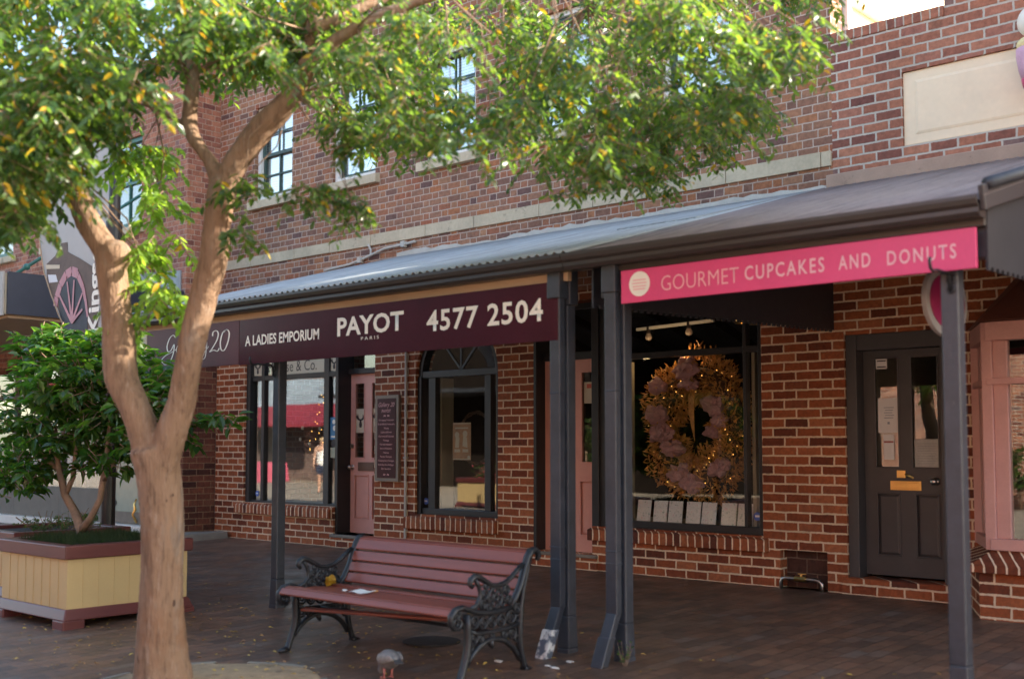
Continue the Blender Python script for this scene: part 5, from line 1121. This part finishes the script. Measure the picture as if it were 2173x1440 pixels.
TR = thing('street_tree', (-6.15, -5.70, gz(-5.7)), 'forked street tree with smooth tan bark and a drooping green and yellow crown', 'tree')
mb = MB()
def limb(pts, rs, n=14):
    pts = [Vector(p) for p in pts]; P = []; Q = []; m = len(pts)
    for i in range(m - 1):
        p0, p1, p2, p3 = pts[max(i - 1, 0)], pts[i], pts[i + 1], pts[min(i + 2, m - 1)]
        for t in [k / 6 for k in range(6)]:
            P.append(.5 * ((2 * p1) + (p2 - p0) * t + (2 * p0 - 5 * p1 + 4 * p2 - p3) * t * t + (3 * p1 - p0 - 3 * p2 + p3) * t ** 3)); Q.append(rs[i] + (rs[i + 1] - rs[i]) * t)
    P.append(pts[-1]); Q.append(rs[-1]); mb.tube(P, Q, n)
limb([(-6.23, -5.633, -0.46599999999999997), (-6.23, -5.633, -0.116), (-6.23, -5.642, -0.004), (-6.222, -5.659, 0.277), (-6.206, -5.669, 0.558), (-6.192, -5.68, 0.839), (-6.197, -5.708, 1.12), (-6.214, -5.736, 1.261)], [0.21999999999999997, 0.176, 0.157, 0.139, 0.125, 0.13, 0.134, 0.14])
limb([(-6.21, -5.711, 1.008), (-6.224, -5.737, 1.177), (-6.257, -5.785, 1.387), (-6.291, -5.827, 1.52), (-6.355, -5.871, 1.684), (-6.378, -5.889, 1.968), (-6.402, -5.903, 2.196), (-6.432, -5.918, 2.37), (-6.468, -5.931, 2.458), (-6.559, -6.0, 2.633), (-6.621, -6.028, 2.783), (-6.7, -6.047, 2.967), (-6.772, -6.06, 3.154), (-6.954, -6.056, 3.55), (-7.077, -6.07, 4.003), (-7.194, -6.092, 4.62)], [0.081, 0.094, 0.097, 0.094, 0.097, 0.097, 0.095, 0.087, 0.076, 0.079, 0.069, 0.061, 0.056, 0.048, 0.04, 0.023])
limb([(-6.184, -5.701, 1.008), (-6.138, -5.701, 1.177), (-6.063, -5.692, 1.386), (-6.009, -5.681, 1.517), (-5.964, -5.681, 1.677), (-5.892, -5.666, 1.952), (-5.824, -5.651, 2.17), (-5.777, -5.637, 2.334), (-5.746, -5.627, 2.554), (-5.724, -5.622, 2.719), (-5.708, -5.615, 2.815)], [0.081, 0.094, 0.091, 0.081, 0.081, 0.079, 0.084, 0.087, 0.082, 0.084, 0.084])
limb([(-5.713, -5.618, 2.787), (-5.779, -5.647, 2.918), (-5.837, -5.681, 3.012), (-5.918, -5.695, 3.117), (-5.953, -5.694, 3.209), (-5.959, -5.683, 3.341), (-5.988, -5.658, 3.526), (-6.035, -5.661, 3.856), (-6.113, -5.638, 4.355)], [0.066, 0.045, 0.042, 0.044, 0.046, 0.044, 0.041, 0.033, 0.019])
limb([(-5.926, -5.69, 3.139), (-6.007, -5.714, 3.195), (-6.112, -5.746, 3.257), (-6.207, -5.769, 3.308), (-6.323, -5.813, 3.4)], [0.027, 0.023, 0.02, 0.019, 0.014])
limb([(-5.7, -5.607, 2.801), (-5.625, -5.59, 2.917), (-5.542, -5.552, 3.027), (-5.45, -5.505, 3.134), (-5.359, -5.458, 3.215), (-5.278, -5.42, 3.317), (-5.212, -5.399, 3.446), (-5.162, -5.397, 3.627), (-5.14, -5.393, 3.816), (-5.111, -5.394, 4.138)], [0.071, 0.076, 0.078, 0.076, 0.067, 0.057, 0.052, 0.049, 0.046, 0.033])
limb([(-5.16, -5.48, 3.40), (-4.9, -5.3, 3.62), (-4.5, -5.0, 3.80), (-4.0, -4.7, 3.9), (-3.5, -4.4, 3.92)], [.045, .036, .028, .02, .01])
limb([(-5.06, -5.48, 3.6), (-4.8, -5.0, 3.9), (-4.6, -4.4, 4.1), (-4.5, -3.7, 4.1)], [.04, .03, .022, .01])
limb([(-6.72, -6.05, 3.25), (-7.0, -6.0, 3.5), (-7.5, -5.7, 3.7), (-8.0, -5.4, 3.75)], [.04, .032, .024, .012])
mb.ball((-6.40, -5.90, 2.42), .098, 3); mb.ball((-5.79, -5.60, 2.83), .055, 2)
def barkdisp(p):
    return .010 * mnoise.noise(Vector((p.x * 7, p.y * 7, p.z * 2.2))) + .004 * mnoise.noise(p * 26)
remeshed('trunk', mb, .014, 7, M_['bark'], TR, barkdisp)
rnd.seed(77)
lv = Leaves(); tw = MB()
nodes = [Vector(p) for p in [(-6.95, -6.06, 3.55), (-6.7, -6.05, 2.97), (-6.21, -5.77, 3.31), (-5.99, -5.66, 3.53), (-5.16, -5.4, 3.63), (-5.31, -5.43, 3.29), (-4.9, -5.3, 3.62), (-4.5, -5.0, 3.8), (-4.0, -4.7, 3.9), (-3.5, -4.4, 3.92), (-4.8, -5.0, 3.9), (-4.6, -4.4, 4.1), (-7.5, -5.7, 3.7), (-5.36, -5.4, 3.55), (-6.0, -5.66, 3.5), (-8, -5.4, 3.75), (-4.5, -3.7, 4.1)]]
for (kd, x, y, z) in CL:
    c = Vector((x, y, z))
    nd = min(nodes, key=lambda q: (q - c).length + rnd.uniform(0, .3))
    if kd != 2 and rnd.random() < .55 and (nd - c).length < .95:
        mid = (nd + c) / 2 + rv(.12) + Vector((0, 0, .08))
        tw.tube([nd, mid, c], [.007, .0045, .002], 5)
    big = kd == 2
    for t in range(5 if (big or kd == 1) else 10):
        a = rnd.uniform(0, 6.28); d = Vector((math.cos(a), math.sin(a), rnd.uniform(-.9, .15))).normalized()
        Lt = rnd.uniform(.16, .34) * (1.5 if big else 1) * (.62 if kd == 3 else 1); p = c + rv(.07); n_ = int(Lt / (.021 if not big else .05))
        s0 = p.copy()
        for k in range(n_):
            d = (d + Vector((0, 0, -.045)) + rv(.05)).normalized(); p = p + d * (Lt / n_)
            side = d.cross(Vector((0, 0, 1)))
            if side.length < .1: side = Vector((1, 0, 0))
            side.normalize(); sg = 1 if k % 2 else -1
            ld = (d * .55 + side * sg * .8 + Vector((0, 0, -.35)) + rv(.3))
            L = rnd.uniform(.042, .070) * (1.7 if big else 1) * (.95 if x > -5 else 1.15) * (1.2 if kd == 1 else 1)
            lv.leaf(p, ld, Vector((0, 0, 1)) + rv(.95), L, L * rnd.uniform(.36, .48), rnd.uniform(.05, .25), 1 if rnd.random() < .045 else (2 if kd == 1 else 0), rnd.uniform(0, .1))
        if not big: tw.tube([s0, p], [.0028, .0014], 4)
lv.build('crown', [M_['leaf'], M_['leafy'], M_['leafnew_sunlit']], TR)
tw.build('twigs', M_['stem'], TR, smooth=True)

# fallen leaves over the paving: nobody could count them
lv = Leaves(); rnd.seed(5)
for _ in range(1300):
    x, y = rnd.uniform(-11.5, -2.2), rnd.uniform(-5.9, -2.6)
    if rnd.random() > (.95 if y < -3.6 else .30): continue
    a = rnd.uniform(0, 6.28); L = rnd.uniform(.018, .042)
    lv.leaf(Vector((x, y, gz(y) + (.034 if math.hypot(x + 5.95, y + 5.58) < .74 else .006) + rnd.uniform(0, .006))), Vector((math.cos(a), math.sin(a), rnd.uniform(-.05, .25))), Vector((rnd.uniform(-.3, .3), rnd.uniform(-.3, .3), 1)), L, L * .45, .2, 0, .1)
tag(lv.build('fallen_leaves', [M_['litter']]), 'small yellow and brown leaves scattered over the paving', 'leaf litter', kind='stuff')

# ================================================================== THINGS IN THE WINDOWS
def wreath():
    T = thing('wreath', (-6.30, .36, 1.46), 'large gold tinsel wreath with mauve ribbons and tiny lights in the wide window', 'wreath')
    c = Vector((-6.30, .36, 1.46)); rnd.seed(31); R0, r0 = .435, .19
    lv = Leaves()
    for _ in range(5200):
        a, b = rnd.uniform(0, 6.28), rnd.uniform(0, 6.28); rr = r0 * rnd.uniform(.55, 1.1) * (1 + .22 * math.sin(5 * a + 1) + .12 * math.sin(9 * a))
        rad = Vector((math.cos(a), 0, math.sin(a))); o = rad * math.cos(b) + Vector((0, -1, 0)) * math.sin(b) * .8
        p = c + rad * R0 * (1 + .0 * a) + o * rr; p.z = c.z + (p.z - c.z) * 1.18
        lv.leaf(p, o + rv(.9), rv(), rnd.uniform(.035, .085), rnd.uniform(.012, .026), .2, 0, .15)
    lv.build('tinsel', [M_['gold']], T)
    core = MB(); core.tube([c + Vector((math.cos(a) * R0, 0, math.sin(a) * R0 * 1.18)) for a in [2 * math.pi * k / 40 for k in range(40)]], .085, 10, True)
    core.build('core', M_['twig'], T, smooth=True)
    for (dx, dz, s) in [(-.40, .14, .12), (-.33, -.06, .13), (-.22, -.20, .11), (-.05, .58, .13), (-.02, .44, .09), (.28, .20, .12), (.33, .06, .09), (-.12, -.46, .12), (.02, -.56, .11), (.33, -.40, .11), (.24, -.05, .08), (-.38, .42, .10)]:
        mb = MB(); mb.ball((0, 0, 0), s, 3, (1, .6, .75))
        sd_ = rnd.uniform(0, 50)
        for v in mb.bm.verts:
            k = 1 + .7 * mnoise.noise(v.co * 13 + Vector((sd_, 0, 0))) + .35 * mnoise.noise(v.co * 34 + Vector((0, sd_, 0))); v.co = v.co * k + c + Vector((dx, -.16, dz))
        mb.build('ribbon', M_['mauve'], T, smooth=False)
    mb = MB(); prev = None
    for _ in range(70):
        a = rnd.uniform(0, 6.28); rad = Vector((math.cos(a), 0, math.sin(a) * 1.18)); b = rnd.uniform(.2, 2.9)
        mb.ball(c + rad * (R0 + math.cos(b) * .15) + Vector((0, -math.sin(b) * .17, 0)), rnd.uniform(.0022, .0042), 1)
    mb.build('fairy_lights', M_['fairy'], T)
    mb = MB()
    for k in range(4): mb.tube([c + Vector((-.03 + .02 * k, -.12, .36)), c + Vector((-.02 + .015 * k, -.14, .15)), c + Vector((.0 + .01 * k, -.13, -.02 - .04 * k))], [.012, .009, .003], 5)
    mb.build('gold_tassel', M_['gold'], T)
wreath()
def twig_wreath():
    T = thing('wreath', (-9.36, .36, 1.36), 'thin brown twig wreath behind the poster in the arched window', 'wreath'); rnd.seed(6); mb = MB(); c = Vector((-9.36, .36, 1.36))
    for _ in range(26):
        a0 = rnd.uniform(0, 6.28); mb.tube([c + Vector((math.cos(a0 + t) * (.29 + rnd.uniform(-.025, .025)), rnd.uniform(-.03, .03), math.sin(a0 + t) * (.30 + rnd.uniform(-.025, .025)))) for t in [k * .22 for k in range(9)]], .006, 5)
    mb.build('twigs', M_['twig'], T)
twig_wreath()
random.seed(12)
mpat = NT('floral_card'); 
cv = mpat.ramp(mpat.noise(mpat.obj(), 34., 4, .7), [(.34, (.30, .40, .34)), (.42, (.80, .76, .74)), (.58, (.88, .85, .82)), (.66, (.80, .55, .58))]); M_['card'] = mpat.done(mpat.bsdf(cv, .6))
cards = [(-6.955, 'leftmost pale floral card in the row along the wide window sill, next to the post'), (-6.755, 'second pale floral card from the left along the wide window sill'), (-6.575, 'third pale floral card from the left along the wide window sill'), (-6.365, 'fourth pale floral card along the wide window sill, in the middle of the row'),
         (-6.185, 'fifth pale floral card from the left along the wide window sill'), (-5.965, 'sixth pale floral card, second from the right end of the wide window sill'), (-5.785, 'rightmost pale floral card in the wide window, against the narrow mullion')]
for x, lb in cards:
    mb = MB(); mb.hexa([(x, .20, .515), (x + .162, .20, .515), (x + .162, .212, .515), (x, .212, .515)], [(x, .235, .725), (x + .162, .235, .725), (x + .162, .247, .725), (x, .247, .725)])
    tag(mb.build('display_card', M_['card'], bev=.002), lb, 'card', 'floral cards along the wide window sill')
def poster(name, x0, x1, z0, z1, y, m, label, cat='poster', th=.004):
    return tag(part_box(name, m, None, x0, x1, y, y + th, z0, z1, 0), label, cat)
PO = poster('poster', -9.50, -9.21, 1.11, 1.54, .106, mat('tan_poster', (.42, .22, .10), .5, var=.3, scale=6, bump=0), 'brown poster with pale figures taped in the arched window')
mb = MB()
for (x0, x1, z0, z1) in ((-9.495, -9.215, 1.525, 1.535), (-9.495, -9.215, 1.115, 1.125), (-9.46, -9.25, 1.47, 1.485), (-9.47, -9.38, 1.20, 1.235), (-9.34, -9.25, 1.20, 1.235)): mb.box(x0, x1, .1045, .1055, z0, z1)
for (x, z, r) in ((-9.43, 1.40, .035), (-9.30, 1.41, .038), (-9.24, 1.14, .022)): mb.tube([(x, .1055, z), (x, .1043, z)], r, 16)
mb.prism_y([(-9.46, 1.25), (-9.40, 1.25), (-9.39, 1.37), (-9.45, 1.38)], .1045, .1055); mb.prism_y([(-9.34, 1.27), (-9.26, 1.25), (-9.27, 1.37), (-9.33, 1.38)], .1045, .1055)
mb.build('poster_print', M_['creamsign'], PO)
p = poster('poster', -11.708, -11.565, 1.35, 1.64, .086, mat('blue_poster', (.055, .20, .36), .5, bump=0), 'blue poster in the narrow right pane of the first shop window')
mb = MB(); mb.box(-11.69, -11.58, .0845, .0855, 1.38, 1.40); mb.tube([(-11.635, .0855, 1.58), (-11.635, .084, 1.58)], .03, 14); mb.tube([(-11.62, .0855, 1.50), (-11.62, .084, 1.50)], .035, 14); mb.build('poster_print', M_['ivory'], p)
poster('window_notice', -11.70, -11.57, 1.12, 1.25, .086, mat('pale_green_notice', (.40, .40, .28), .6, bump=0), 'pale notice low in the narrow right pane of the first shop window', 'notice')
mb = MB(); mb.lathe([(.052, 0), (.055, .002), (.0, .004)], (0, 0, 0), 24)
for v in mb.bm.verts: v.co = Vector((-11.635 + v.co.x, .0865 - v.co.z, 1.305 + v.co.y))
tag(mb.build('window_sticker', M_['ink']), 'round black sticker below the blue poster in the first window', 'sticker')
poster('window_notice', -10.98, -10.92, 2.30, 2.42, .242, M_['creamsign'], 'small square cream notice above the first pink door', 'notice')
nt_ = poster('door_notice', -7.60, -7.455, 1.72, 1.945, .163, M_['creamsign'], 'cream notice with a red mark on the glass of the second pink door', 'notice')
part_box('red_mark', mat('red_print', (.50, .08, .03), .6, bump=0), nt_, -7.56, -7.50, .1615, .1625, 1.88, 1.925, 0)
nt_ = poster('door_notice', -4.345, -4.15, 1.385, 1.685, .1655, M_['paper'], 'tall white printed notice in the left pane of the grey door', 'notice')
mb = MB()
for k in range(5): mb.box(-4.29 + .01 * (k % 2), -4.20 - .008 * (k % 3), .1645, .1652, 1.60 - k * .022, 1.606 - k * .022)
mb.box(-4.26, -4.24, .1645, .1652, 1.46, 1.48); mb.build('notice_print', mat('grey_print', (.25, .27, .30), .6, bump=0), nt_)
nt_ = poster('door_notice', -4.30, -4.205, 1.155, 1.37, .1655, M_['paper'], 'narrow white notice with a red band low in the left pane of the grey door', 'notice')
part_box('notice_print', mat('red_brown_print', (.35, .10, .09), .6, bump=0), nt_, -4.295, -4.21, .1645, .1652, 1.30, 1.315, 0)
nt_ = poster('door_notice', -4.025, -3.80, 1.085, 1.33, .1655, mat('pale_grey_paper', (.42, .42, .38), .7, bump=0), 'square pale grey notice in the right pane of the grey door', 'notice')
mb = MB()
for k in range(9): mb.box(-4.0, -3.83 - .01 * (k % 3), .1645, .1652, 1.29 - k * .021, 1.295 - k * .021)
mb.build('notice_print', mat('faint_print', (.30, .31, .29), .6, bump=0), nt_)
nt_ = poster('door_sticker', -4.355, -4.255, 1.94, 2.03, .1655, M_['paper'], 'small white sticker at the top left of the grey door glass', 'sticker')
mb = MB(); mb.box(-4.345, -4.265, .1645, .1652, 2.005, 2.015); mb.box(-4.345, -4.265, .1645, .1652, 1.953, 1.963); mb.build('notice_print', M_['ink'], nt_)
for x, z, y, lb in ((-13.27, .62, .088, 'white sticker low in the narrow left pane of the first shop window'), (-9.925, .62, .088, 'blue sticker low in the narrow left pane of the arched window'), (-5.50, .62, .088, 'round blue sticker low in the narrow right pane of the wide window')):
    mb = MB(); mb.tube([(x, y, z), (x, y + .004, z)], .04, 20); o = tag(mb.build('window_sticker', mat('blue_sticker', (.08, .14, .42), .5, bump=0)), lb, 'sticker')
    mb = MB(); mb.box(x - .022, x + .022, y - .0015, y - .0005, z - .006, z + .012); mb.build('sticker_print', M_['paper'], o)
# lamps in the wide window
for x, z, lb in ((-7.0, 2.42, 'clear spot bulb hanging at the top left of the wide window'), (-6.5, 2.44, 'clear spot bulb right of the other bulb in the wide window')):
    T = thing('hanging_bulb', (x, .5, z), lb, 'lamp', 'bulbs in the wide window')
    mb = MB(); mb.tube([(x, .5, z + .03), (x, .5, z + .10)], .022, 10); mb.build('holder', M_['ink'], T)
    mb = MB(); mb.lathe([(.012, .05), (.018, .035), (.034, .005), (.038, -.015), (.030, -.035), (.0, -.046)], (x, .5, z), 16); mb.build('globe', mat('frosted_globe', (.45, .36, .30), .25, var=.1), T, smooth=True)
for k_, (x, z) in enumerate(((-7.0, 2.42), (-6.5, 2.44))):
    ld_ = bpy.data.lights.new('wreath_fill_light', 'POINT'); lo_ = bpy.data.objects.new('wreath_fill_light', ld_); lo_.location = (x + .12, .28, z - .26); COL.objects.link(lo_)  # added fill for the wreath, set below and in front of the bulbs
    ld_.energy = .7; ld_.color = (1, .66, .34); ld_.shadow_soft_size = .04
T = thing('chandelier', (-6.12, 1.5, 2.45), 'dim gold chandelier glowing deep inside the wide window', 'lamp')
mb = MB(); mb.tube([(-6.3, 1.5, 2.85), (-6.3, 1.5, 2.62)], .01, 6); mb.ring((-6.3, 1.5, 2.60), .22, .012, (1, 0, 0), (0, 1, 0), 20); mb.build('frame', M_['brass'], T)
mb = MB()
for k in range(7): a = k * .9; mb.ball((-6.3 + .22 * math.cos(a), 1.5 + .22 * math.sin(a), 2.63), .014, 2, (1, 1, 1.3))
mb.build('bulbs', M_['lampglow'], T)
# fairy-lit slim tree in the first window
T = thing('display_tree', (-12.35, .62, .5), 'slim dark artificial tree hung with pale stars and tiny lights in the first shop window', 'display')
mb = MB(); rnd.seed(14); mb.tube([(-12.35, .62, .5), (-12.35, .62, 2.1)], [.022, .006], 8)
for k in range(130):
    t = rnd.random(); z = .75 + t * 1.35; a = rnd.uniform(0, 6.28); l = (1 - t) * .30 + .06; mb.tube([(-12.35, .62, z), (-12.35 + math.cos(a) * l, .62 + math.sin(a) * l * .7, z - .05 + rnd.uniform(-.04, .06))], [.007, .003], 4)
mb.build('branches', mat('dark_tree_green', (.012, .018, .012), .8, var=.4), T)
mb = MB()
for k in range(46):
    t = k / 46; z = 1.15 + t * .98; a = k * 1.1; l = (1 - t) * .30 + .05; mb.ball((-12.35 + math.cos(a) * l, .60 + math.sin(a) * l * .7 - .04, z), .0055, 1)
mb.build('fairy_lights', M_['fairy'], T)
for k, (dx, z) in enumerate([(-.25, 1.52), (-.10, 1.30), (-.30, 1.36), (.12, 1.50), (.2, 1.36), (.02, 1.12)]):
    mb = MB(); pts = [(-12.35 + dx + (.035 if i % 2 == 0 else .014) * math.cos(i * math.pi / 5), z + (.035 if i % 2 == 0 else .014) * math.sin(i * math.pi / 5)) for i in range(10)]
    mb.prism_y(pts, .33, .337); mb.build('star', M_['creamsign'], T)

# ================================================================== PIPES AND HOOKS
T = thing('gas_pipe', (-5, -.03, 0), 'short gas pipe with brass tap in the low wall recess by the grey door', 'pipe')
mb = MB(); mb.tube([(-5.20, -.03, -.01), (-5.20, -.03, .06), (-5.185, -.03, .085), (-5.15, -.03, .095), (-4.86, -.03, .095), (-4.82, -.03, .085), (-4.80, -.03, .06), (-4.80, -.03, -.01)], .017, 10); mb.build('pipe', M_['steel'], T, smooth=True)
mb = MB(); mb.tube([(-5.06, -.03, .095), (-4.95, -.03, .095)], .026, 8); mb.tube([(-5.0, -.03, .11), (-5.0, -.03, .135)], .010, 8); mb.box(-5.03, -4.95, -.036, -.024, .133, .143); mb.build('tap', M_['brass'], T)
mb = MB(); mb.tube([(-10.165, -.022, -.01), (-10.165, -.022, 2.75)], .016, 8)
for z in (.14, 1.12, 2.1): mb.box(-10.19, -10.14, -.041, .0, z, z + .022)
tag(mb.build('wall_conduit', M_['render'], smooth=False), 'thin upright cream conduit on the brick pier between plaque and arched window', 'pipe')
mb = MB(); mb.tube([(-11.7, -.04, 3.53), (-11.2, -.04, 3.56), (-10.95, -.04, 3.60), (-10.55, -.04, 3.685), (-10.15, -.04, 3.70), (-10.0, -.04, 3.71)], .016, 8); mb.tube([(-10.80, -.04, 3.63), (-10.80, -.04, 3.70), (-10.86, -.03, 3.77)], .013, 8)
for x, z in ((-11.0, 3.59), (-10.2, 3.70)): mb.box(x - .03, x + .03, -.07, -.01, z - .035, z + .035)
tag(mb.build('wall_conduit', M_['render'], smooth=False), 'white bent conduit pipe on the wall just above the corrugated roof', 'pipe')
def hook(x, z, lb, y=-3.46):
    mb = MB(); mb.tube([(x + .01, y, z - .12), (x + .01, y - .01, z - .05), (x + .01, y - .03, z - .028), (x + .01, y - .07, z - .03), (x + .005, y - .16, z - .025), (x, y - .20, z - .035), (x, y - .23, z - .022), (x, y - .24, z + .01), (x, y - .235, z + .03)], .0085, 8)
    mb.ring((x + .012, y, z - .06), .022, .007, (1, 0, 0), (0, 0, 1), 12); mb.ring((x + .012, y, z - .11), .018, .006, (1, 0, 0), (0, 0, 1), 12)
    tag(mb.build('iron_hook', M_['iron'], smooth=True), lb, 'hook', 'wrought iron hooks on the verandah posts')
hook(-8.13, 1.99, 'curled black iron hook on the leftmost verandah post'); hook(-2.31, 2.20, 'curled black iron hook on the rightmost verandah post', -3.455)
# low kerb stone by the inner corner
mb = MB(); mb.hexa([(-14.1, -.50, -.02), (-13.95, -.04, -.02), (-13.72, -.06, -.02), (-13.80, -1.25, -.06), (-14.1, -1.25, -.06)], [(-14.1, -.50, .085), (-13.95, -.04, .085), (-13.74, -.06, .085), (-13.82, -1.25, .065), (-14.1, -1.25, .065)])
tag(mb.build('kerb_stone', M_['kerb'], bev=.01), 'worn concrete kerb block with yellow paint in the corner between the buildings', 'kerb')
# round ornament on the parapet, cut by the right edge of the photo
T = thing('cupcake_sign', (-2.845, -.14, 4.1), 'round pale and pink cupcake ornament on the parapet at the right edge', 'sign')
mb = MB(); mb.ball((-2.845, -.16, 4.58), .14, 3, (1, .8, .95)); mb.build('icing', M_['ivory'], T, smooth=True)
mb = MB(); mb.ball((-2.845, -.16, 4.40), .15, 3, (1, .8, .5)); mb.build('cream_band', mat('lemon_cream', (.75, .62, .30), .6), T, smooth=True)
mb = MB(); mb.lathe([(.11, 4.10), (.135, 4.2), (.15, 4.30), (.15, 4.36)], (-2.845, -.16, 0), 24); mb.build('cup', mat('lilac_pink_cup', (.62, .36, .46), .6), T, smooth=True)
mb = MB(); mb.lathe([(.105, 4.06), (.118, 4.12)], (-2.845, -.16, 0), 24); mb.build('cup_base', M_['pink'], T, smooth=True)
mb = MB(); mb.box(-2.885, -2.805, -.10, .0, 4.25, 4.33); mb.build('bracket', M_['iron'], T)

# ================================================================== ACROSS THE MALL (only reflected)
O = thing('opposite_building', (-37, -20.2, 0), 'red awninged shop across the mall, seen reflected in the first shop window', 'building')
mb = MB(); mb.box(-46, -33.5, -24, -20.0, -.3, 4.25); mb.build('wall', mat('dim_shop_wall', (.16, .11, .095), .8, var=.4, scale=2), O)  # shade under the awning is put into the wall colour
mb = MB(); mb.box(-46, -33.5, -20.0, -19.93, 2.95, 4.0); mb.build('sign_band', mat('blue_grey_sign_band', (.28, .36, .44), .6, var=.4, scale=1.2), O)
mb = MB(); mb.hexa([(-46, -19.9, 2.95), (-46, -18.6, 2.15), (-46, -18.6, 2.05), (-46, -19.9, 2.85)], [(-33.5, -19.9, 2.95), (-33.5, -18.6, 2.15), (-33.5, -18.6, 2.05), (-33.5, -19.9, 2.85)]); mb.build('awning', mat('crimson_awning', (.24, .022, .040), .7, var=.15), O)
mb = MB()
for i in range(3): mb.box(-45 + i * 3.9, -42.0 + i * 3.9, -20.02, -19.96, .3, 2.0)
mb.build('window', M_['ink'], O)
O2 = thing('opposite_building', (-10, -21, 0), 'sunlit brick building across the mall, seen reflected in the bay window', 'building')
mb = MB(); mb.box(-13.4, 12, -24, -20, -.3, 6.5); mb.build('wall', M_['brick_right'], O2)
mb = MB()
for i in range(3): mb.box(-7.5 + i * 4.4, -5 + i * 4.4, -19.99, -19.95, .6, 2.3)
mb.build('window', M_['ink'], O2)
O3 = thing('opposite_building', (-23, -20.5, 0), 'added dark block across the mall that darkens the wide window glass and blocks low sky', 'building')
mb = MB(); mb.box(-33.4, -13.5, -24, -19.6, -.3, 8.5); mb.build('wall', M_['room'], O3)  # block added to darken reflections and dim the ground under the verandah
mb = MB(); mb.box(-33.4, -13.5, -19.6, -17.0, 3.0, 3.12); mb.build('canopy', M_['navy'], O3)
HD = thing('hedge', (-9.6, -19, -.17), 'clipped green hedge in front of the brick building across the mall', 'hedge')
shrub(HD, None, [([(-11 + i, -19, -.17), (-11 + i, -19, .7)], .02) for i in range(4)], [((-9.8, -19, .75), (2.2, .5, .62), 260)], 6, .16, .08, M_['herb'], 0, 8)
mb = MB(); mb.box(-41.4, -37.0, -18.4, -17.2, -.16, .62); tag(mb.build('cloth_table', mat('pink_cloth', (.55, .10, .17), .8, var=.2), bev=.03), 'pink cloth covered table across the mall, reflected in the first window', 'table')
def person():
    x, y, z = -27.75, -12.7, -.168
    T = thing('person', (x, y, z), 'person in white sleeveless top and dark shorts across the mall, reflected in the first window', 'person')
    fw = Vector((.55, .83, 0)).normalized(); rt = Vector((fw.y, -fw.x, 0))
    P = lambda r, f, h: tuple(Vector((x, y, z)) + rt * r + fw * f + Vector((0, 0, h)))
    V = [P(0, 0, .92), P(0, 0, 1.10), P(0, .01, 1.26), P(0, 0, 1.38), P(0, .01, 1.45), P(0, .02, 1.52), P(0, .03, 1.60)]
    E_ = [(0, 1), (1, 2), (2, 3), (3, 4), (4, 5), (5, 6)]; Rr = [(.15, .11), (.13, .10), (.15, .11), (.13, .085), (.05, .05), (.07, .085), (.06, .075)]
    for s in (-1, 1):
        b = len(V); V += [P(s * .17, 0, 1.37), P(s * .215, -.01, 1.12), P(s * .225, .05, .90), P(s * .225, .08, .82)]; E_ += [(3, b), (b, b + 1), (b + 1, b + 2), (b + 2, b + 3)]; Rr += [.055, .042, .034, .032]
        b = len(V); V += [P(s * .09, 0, .86), P(s * .10, .02, .48), P(s * .105, -.01, .09), P(s * .11, .10, .035)]; E_ += [(0, b), (b, b + 1), (b + 1, b + 2), (b + 2, b + 3)]; Rr += [.085, .058, .04, .035]
    skin('body', V, E_, Rr, mat('skin', (.52, .30, .21), .55, var=.06, bump=0), T, 2)
    for s in (-1, 1):
        for k in range(4): 
            mb = MB(); a = (k - 1.5) * .018; mb.tube([P(s * .225 + .004, .085 + a, .815), P(s * .225, .09 + a, .78), P(s * .215, .092 + a * .9, .745 - .006 * (k in (1, 2)))], [.009, .0085, .007], 6); mb.build('finger', bpy.data.materials['skin'], T, smooth=True)
        mb = MB(); mb.tube([P(s * .215, .105, .83), P(s * .20, .125, .80), P(s * .198, .128, .775)], [.010, .009, .007], 6); mb.build('thumb', bpy.data.materials['skin'], T, smooth=True)
    skin('top', [P(0, 0, .80), P(0, 0, .95), P(0, 0, 1.10), P(0, .01, 1.26), P(0, 0, 1.385), P(-.14, 0, 1.385), P(.14, 0, 1.385)], [(0, 1), (1, 2), (2, 3), (3, 4), (4, 5), (4, 6)], [(.19, .145), (.18, .135), (.16, .125), (.17, .13), (.12, .095), .06, .06], mat('white_cotton', (.82, .81, .80), .8, var=.04, scale=12), T, 2)
    skin('shorts', [P(0, 0, .90), P(0, 0, .80), P(-.09, 0, .74), P(-.10, .01, .55), P(.09, 0, .74), P(.10, .01, .55)], [(0, 1), (1, 2), (2, 3), (1, 4), (4, 5)], [(.16, .12), (.15, .12), .105, .085, .105, .085], mat('dark_denim', (.03, .04, .08), .8), T, 2)
    mb = MB(); mb.ball(P(0, -.005, 1.615), .098, 3, (1, 1.0, .92)); 
    for v in mb.bm.verts:
        q = v.co - Vector(P(0, 0, 1.6))
        if q.dot(fw) > .045: v.co -= fw * (q.dot(fw) - .045)
    mb.build('hair', mat('blond_hair', (.46, .32, .17), .6, var=.3, stretch=(8, 8, 1), scale=20), T, smooth=True)
    mb = MB()
    for s in (-1, 1): mb.ball(P(s * .032, .108, 1.59), .028, 2, (1, .5, .75))
    mb.tube([P(-.03, .115, 1.595), P(.03, .115, 1.595)], .006, 6); mb.build('sunglasses', M_['ink'], T, smooth=True)
    mb = MB(); mb.tube([P(0, .105, 1.585), P(0, .125, 1.555), P(0, .108, 1.545)], [.008, .014, .008], 8); mb.build('nose', bpy.data.materials['skin'], T, smooth=True)
    mb = MB(); mb.ball(P(0, .10, 1.515), .022, 2, (1.1, .5, .35)); mb.build('mouth', mat('lips', (.42, .16, .13), .5, bump=0), T, smooth=True)
    for s in (-1, 1):
        mb = MB(); mb.ball(P(s * .11, .06, .03), .05, 2, (1.0, 1.2, .6)); mb.build('shoe', M_['ink'], T, smooth=True)
person()
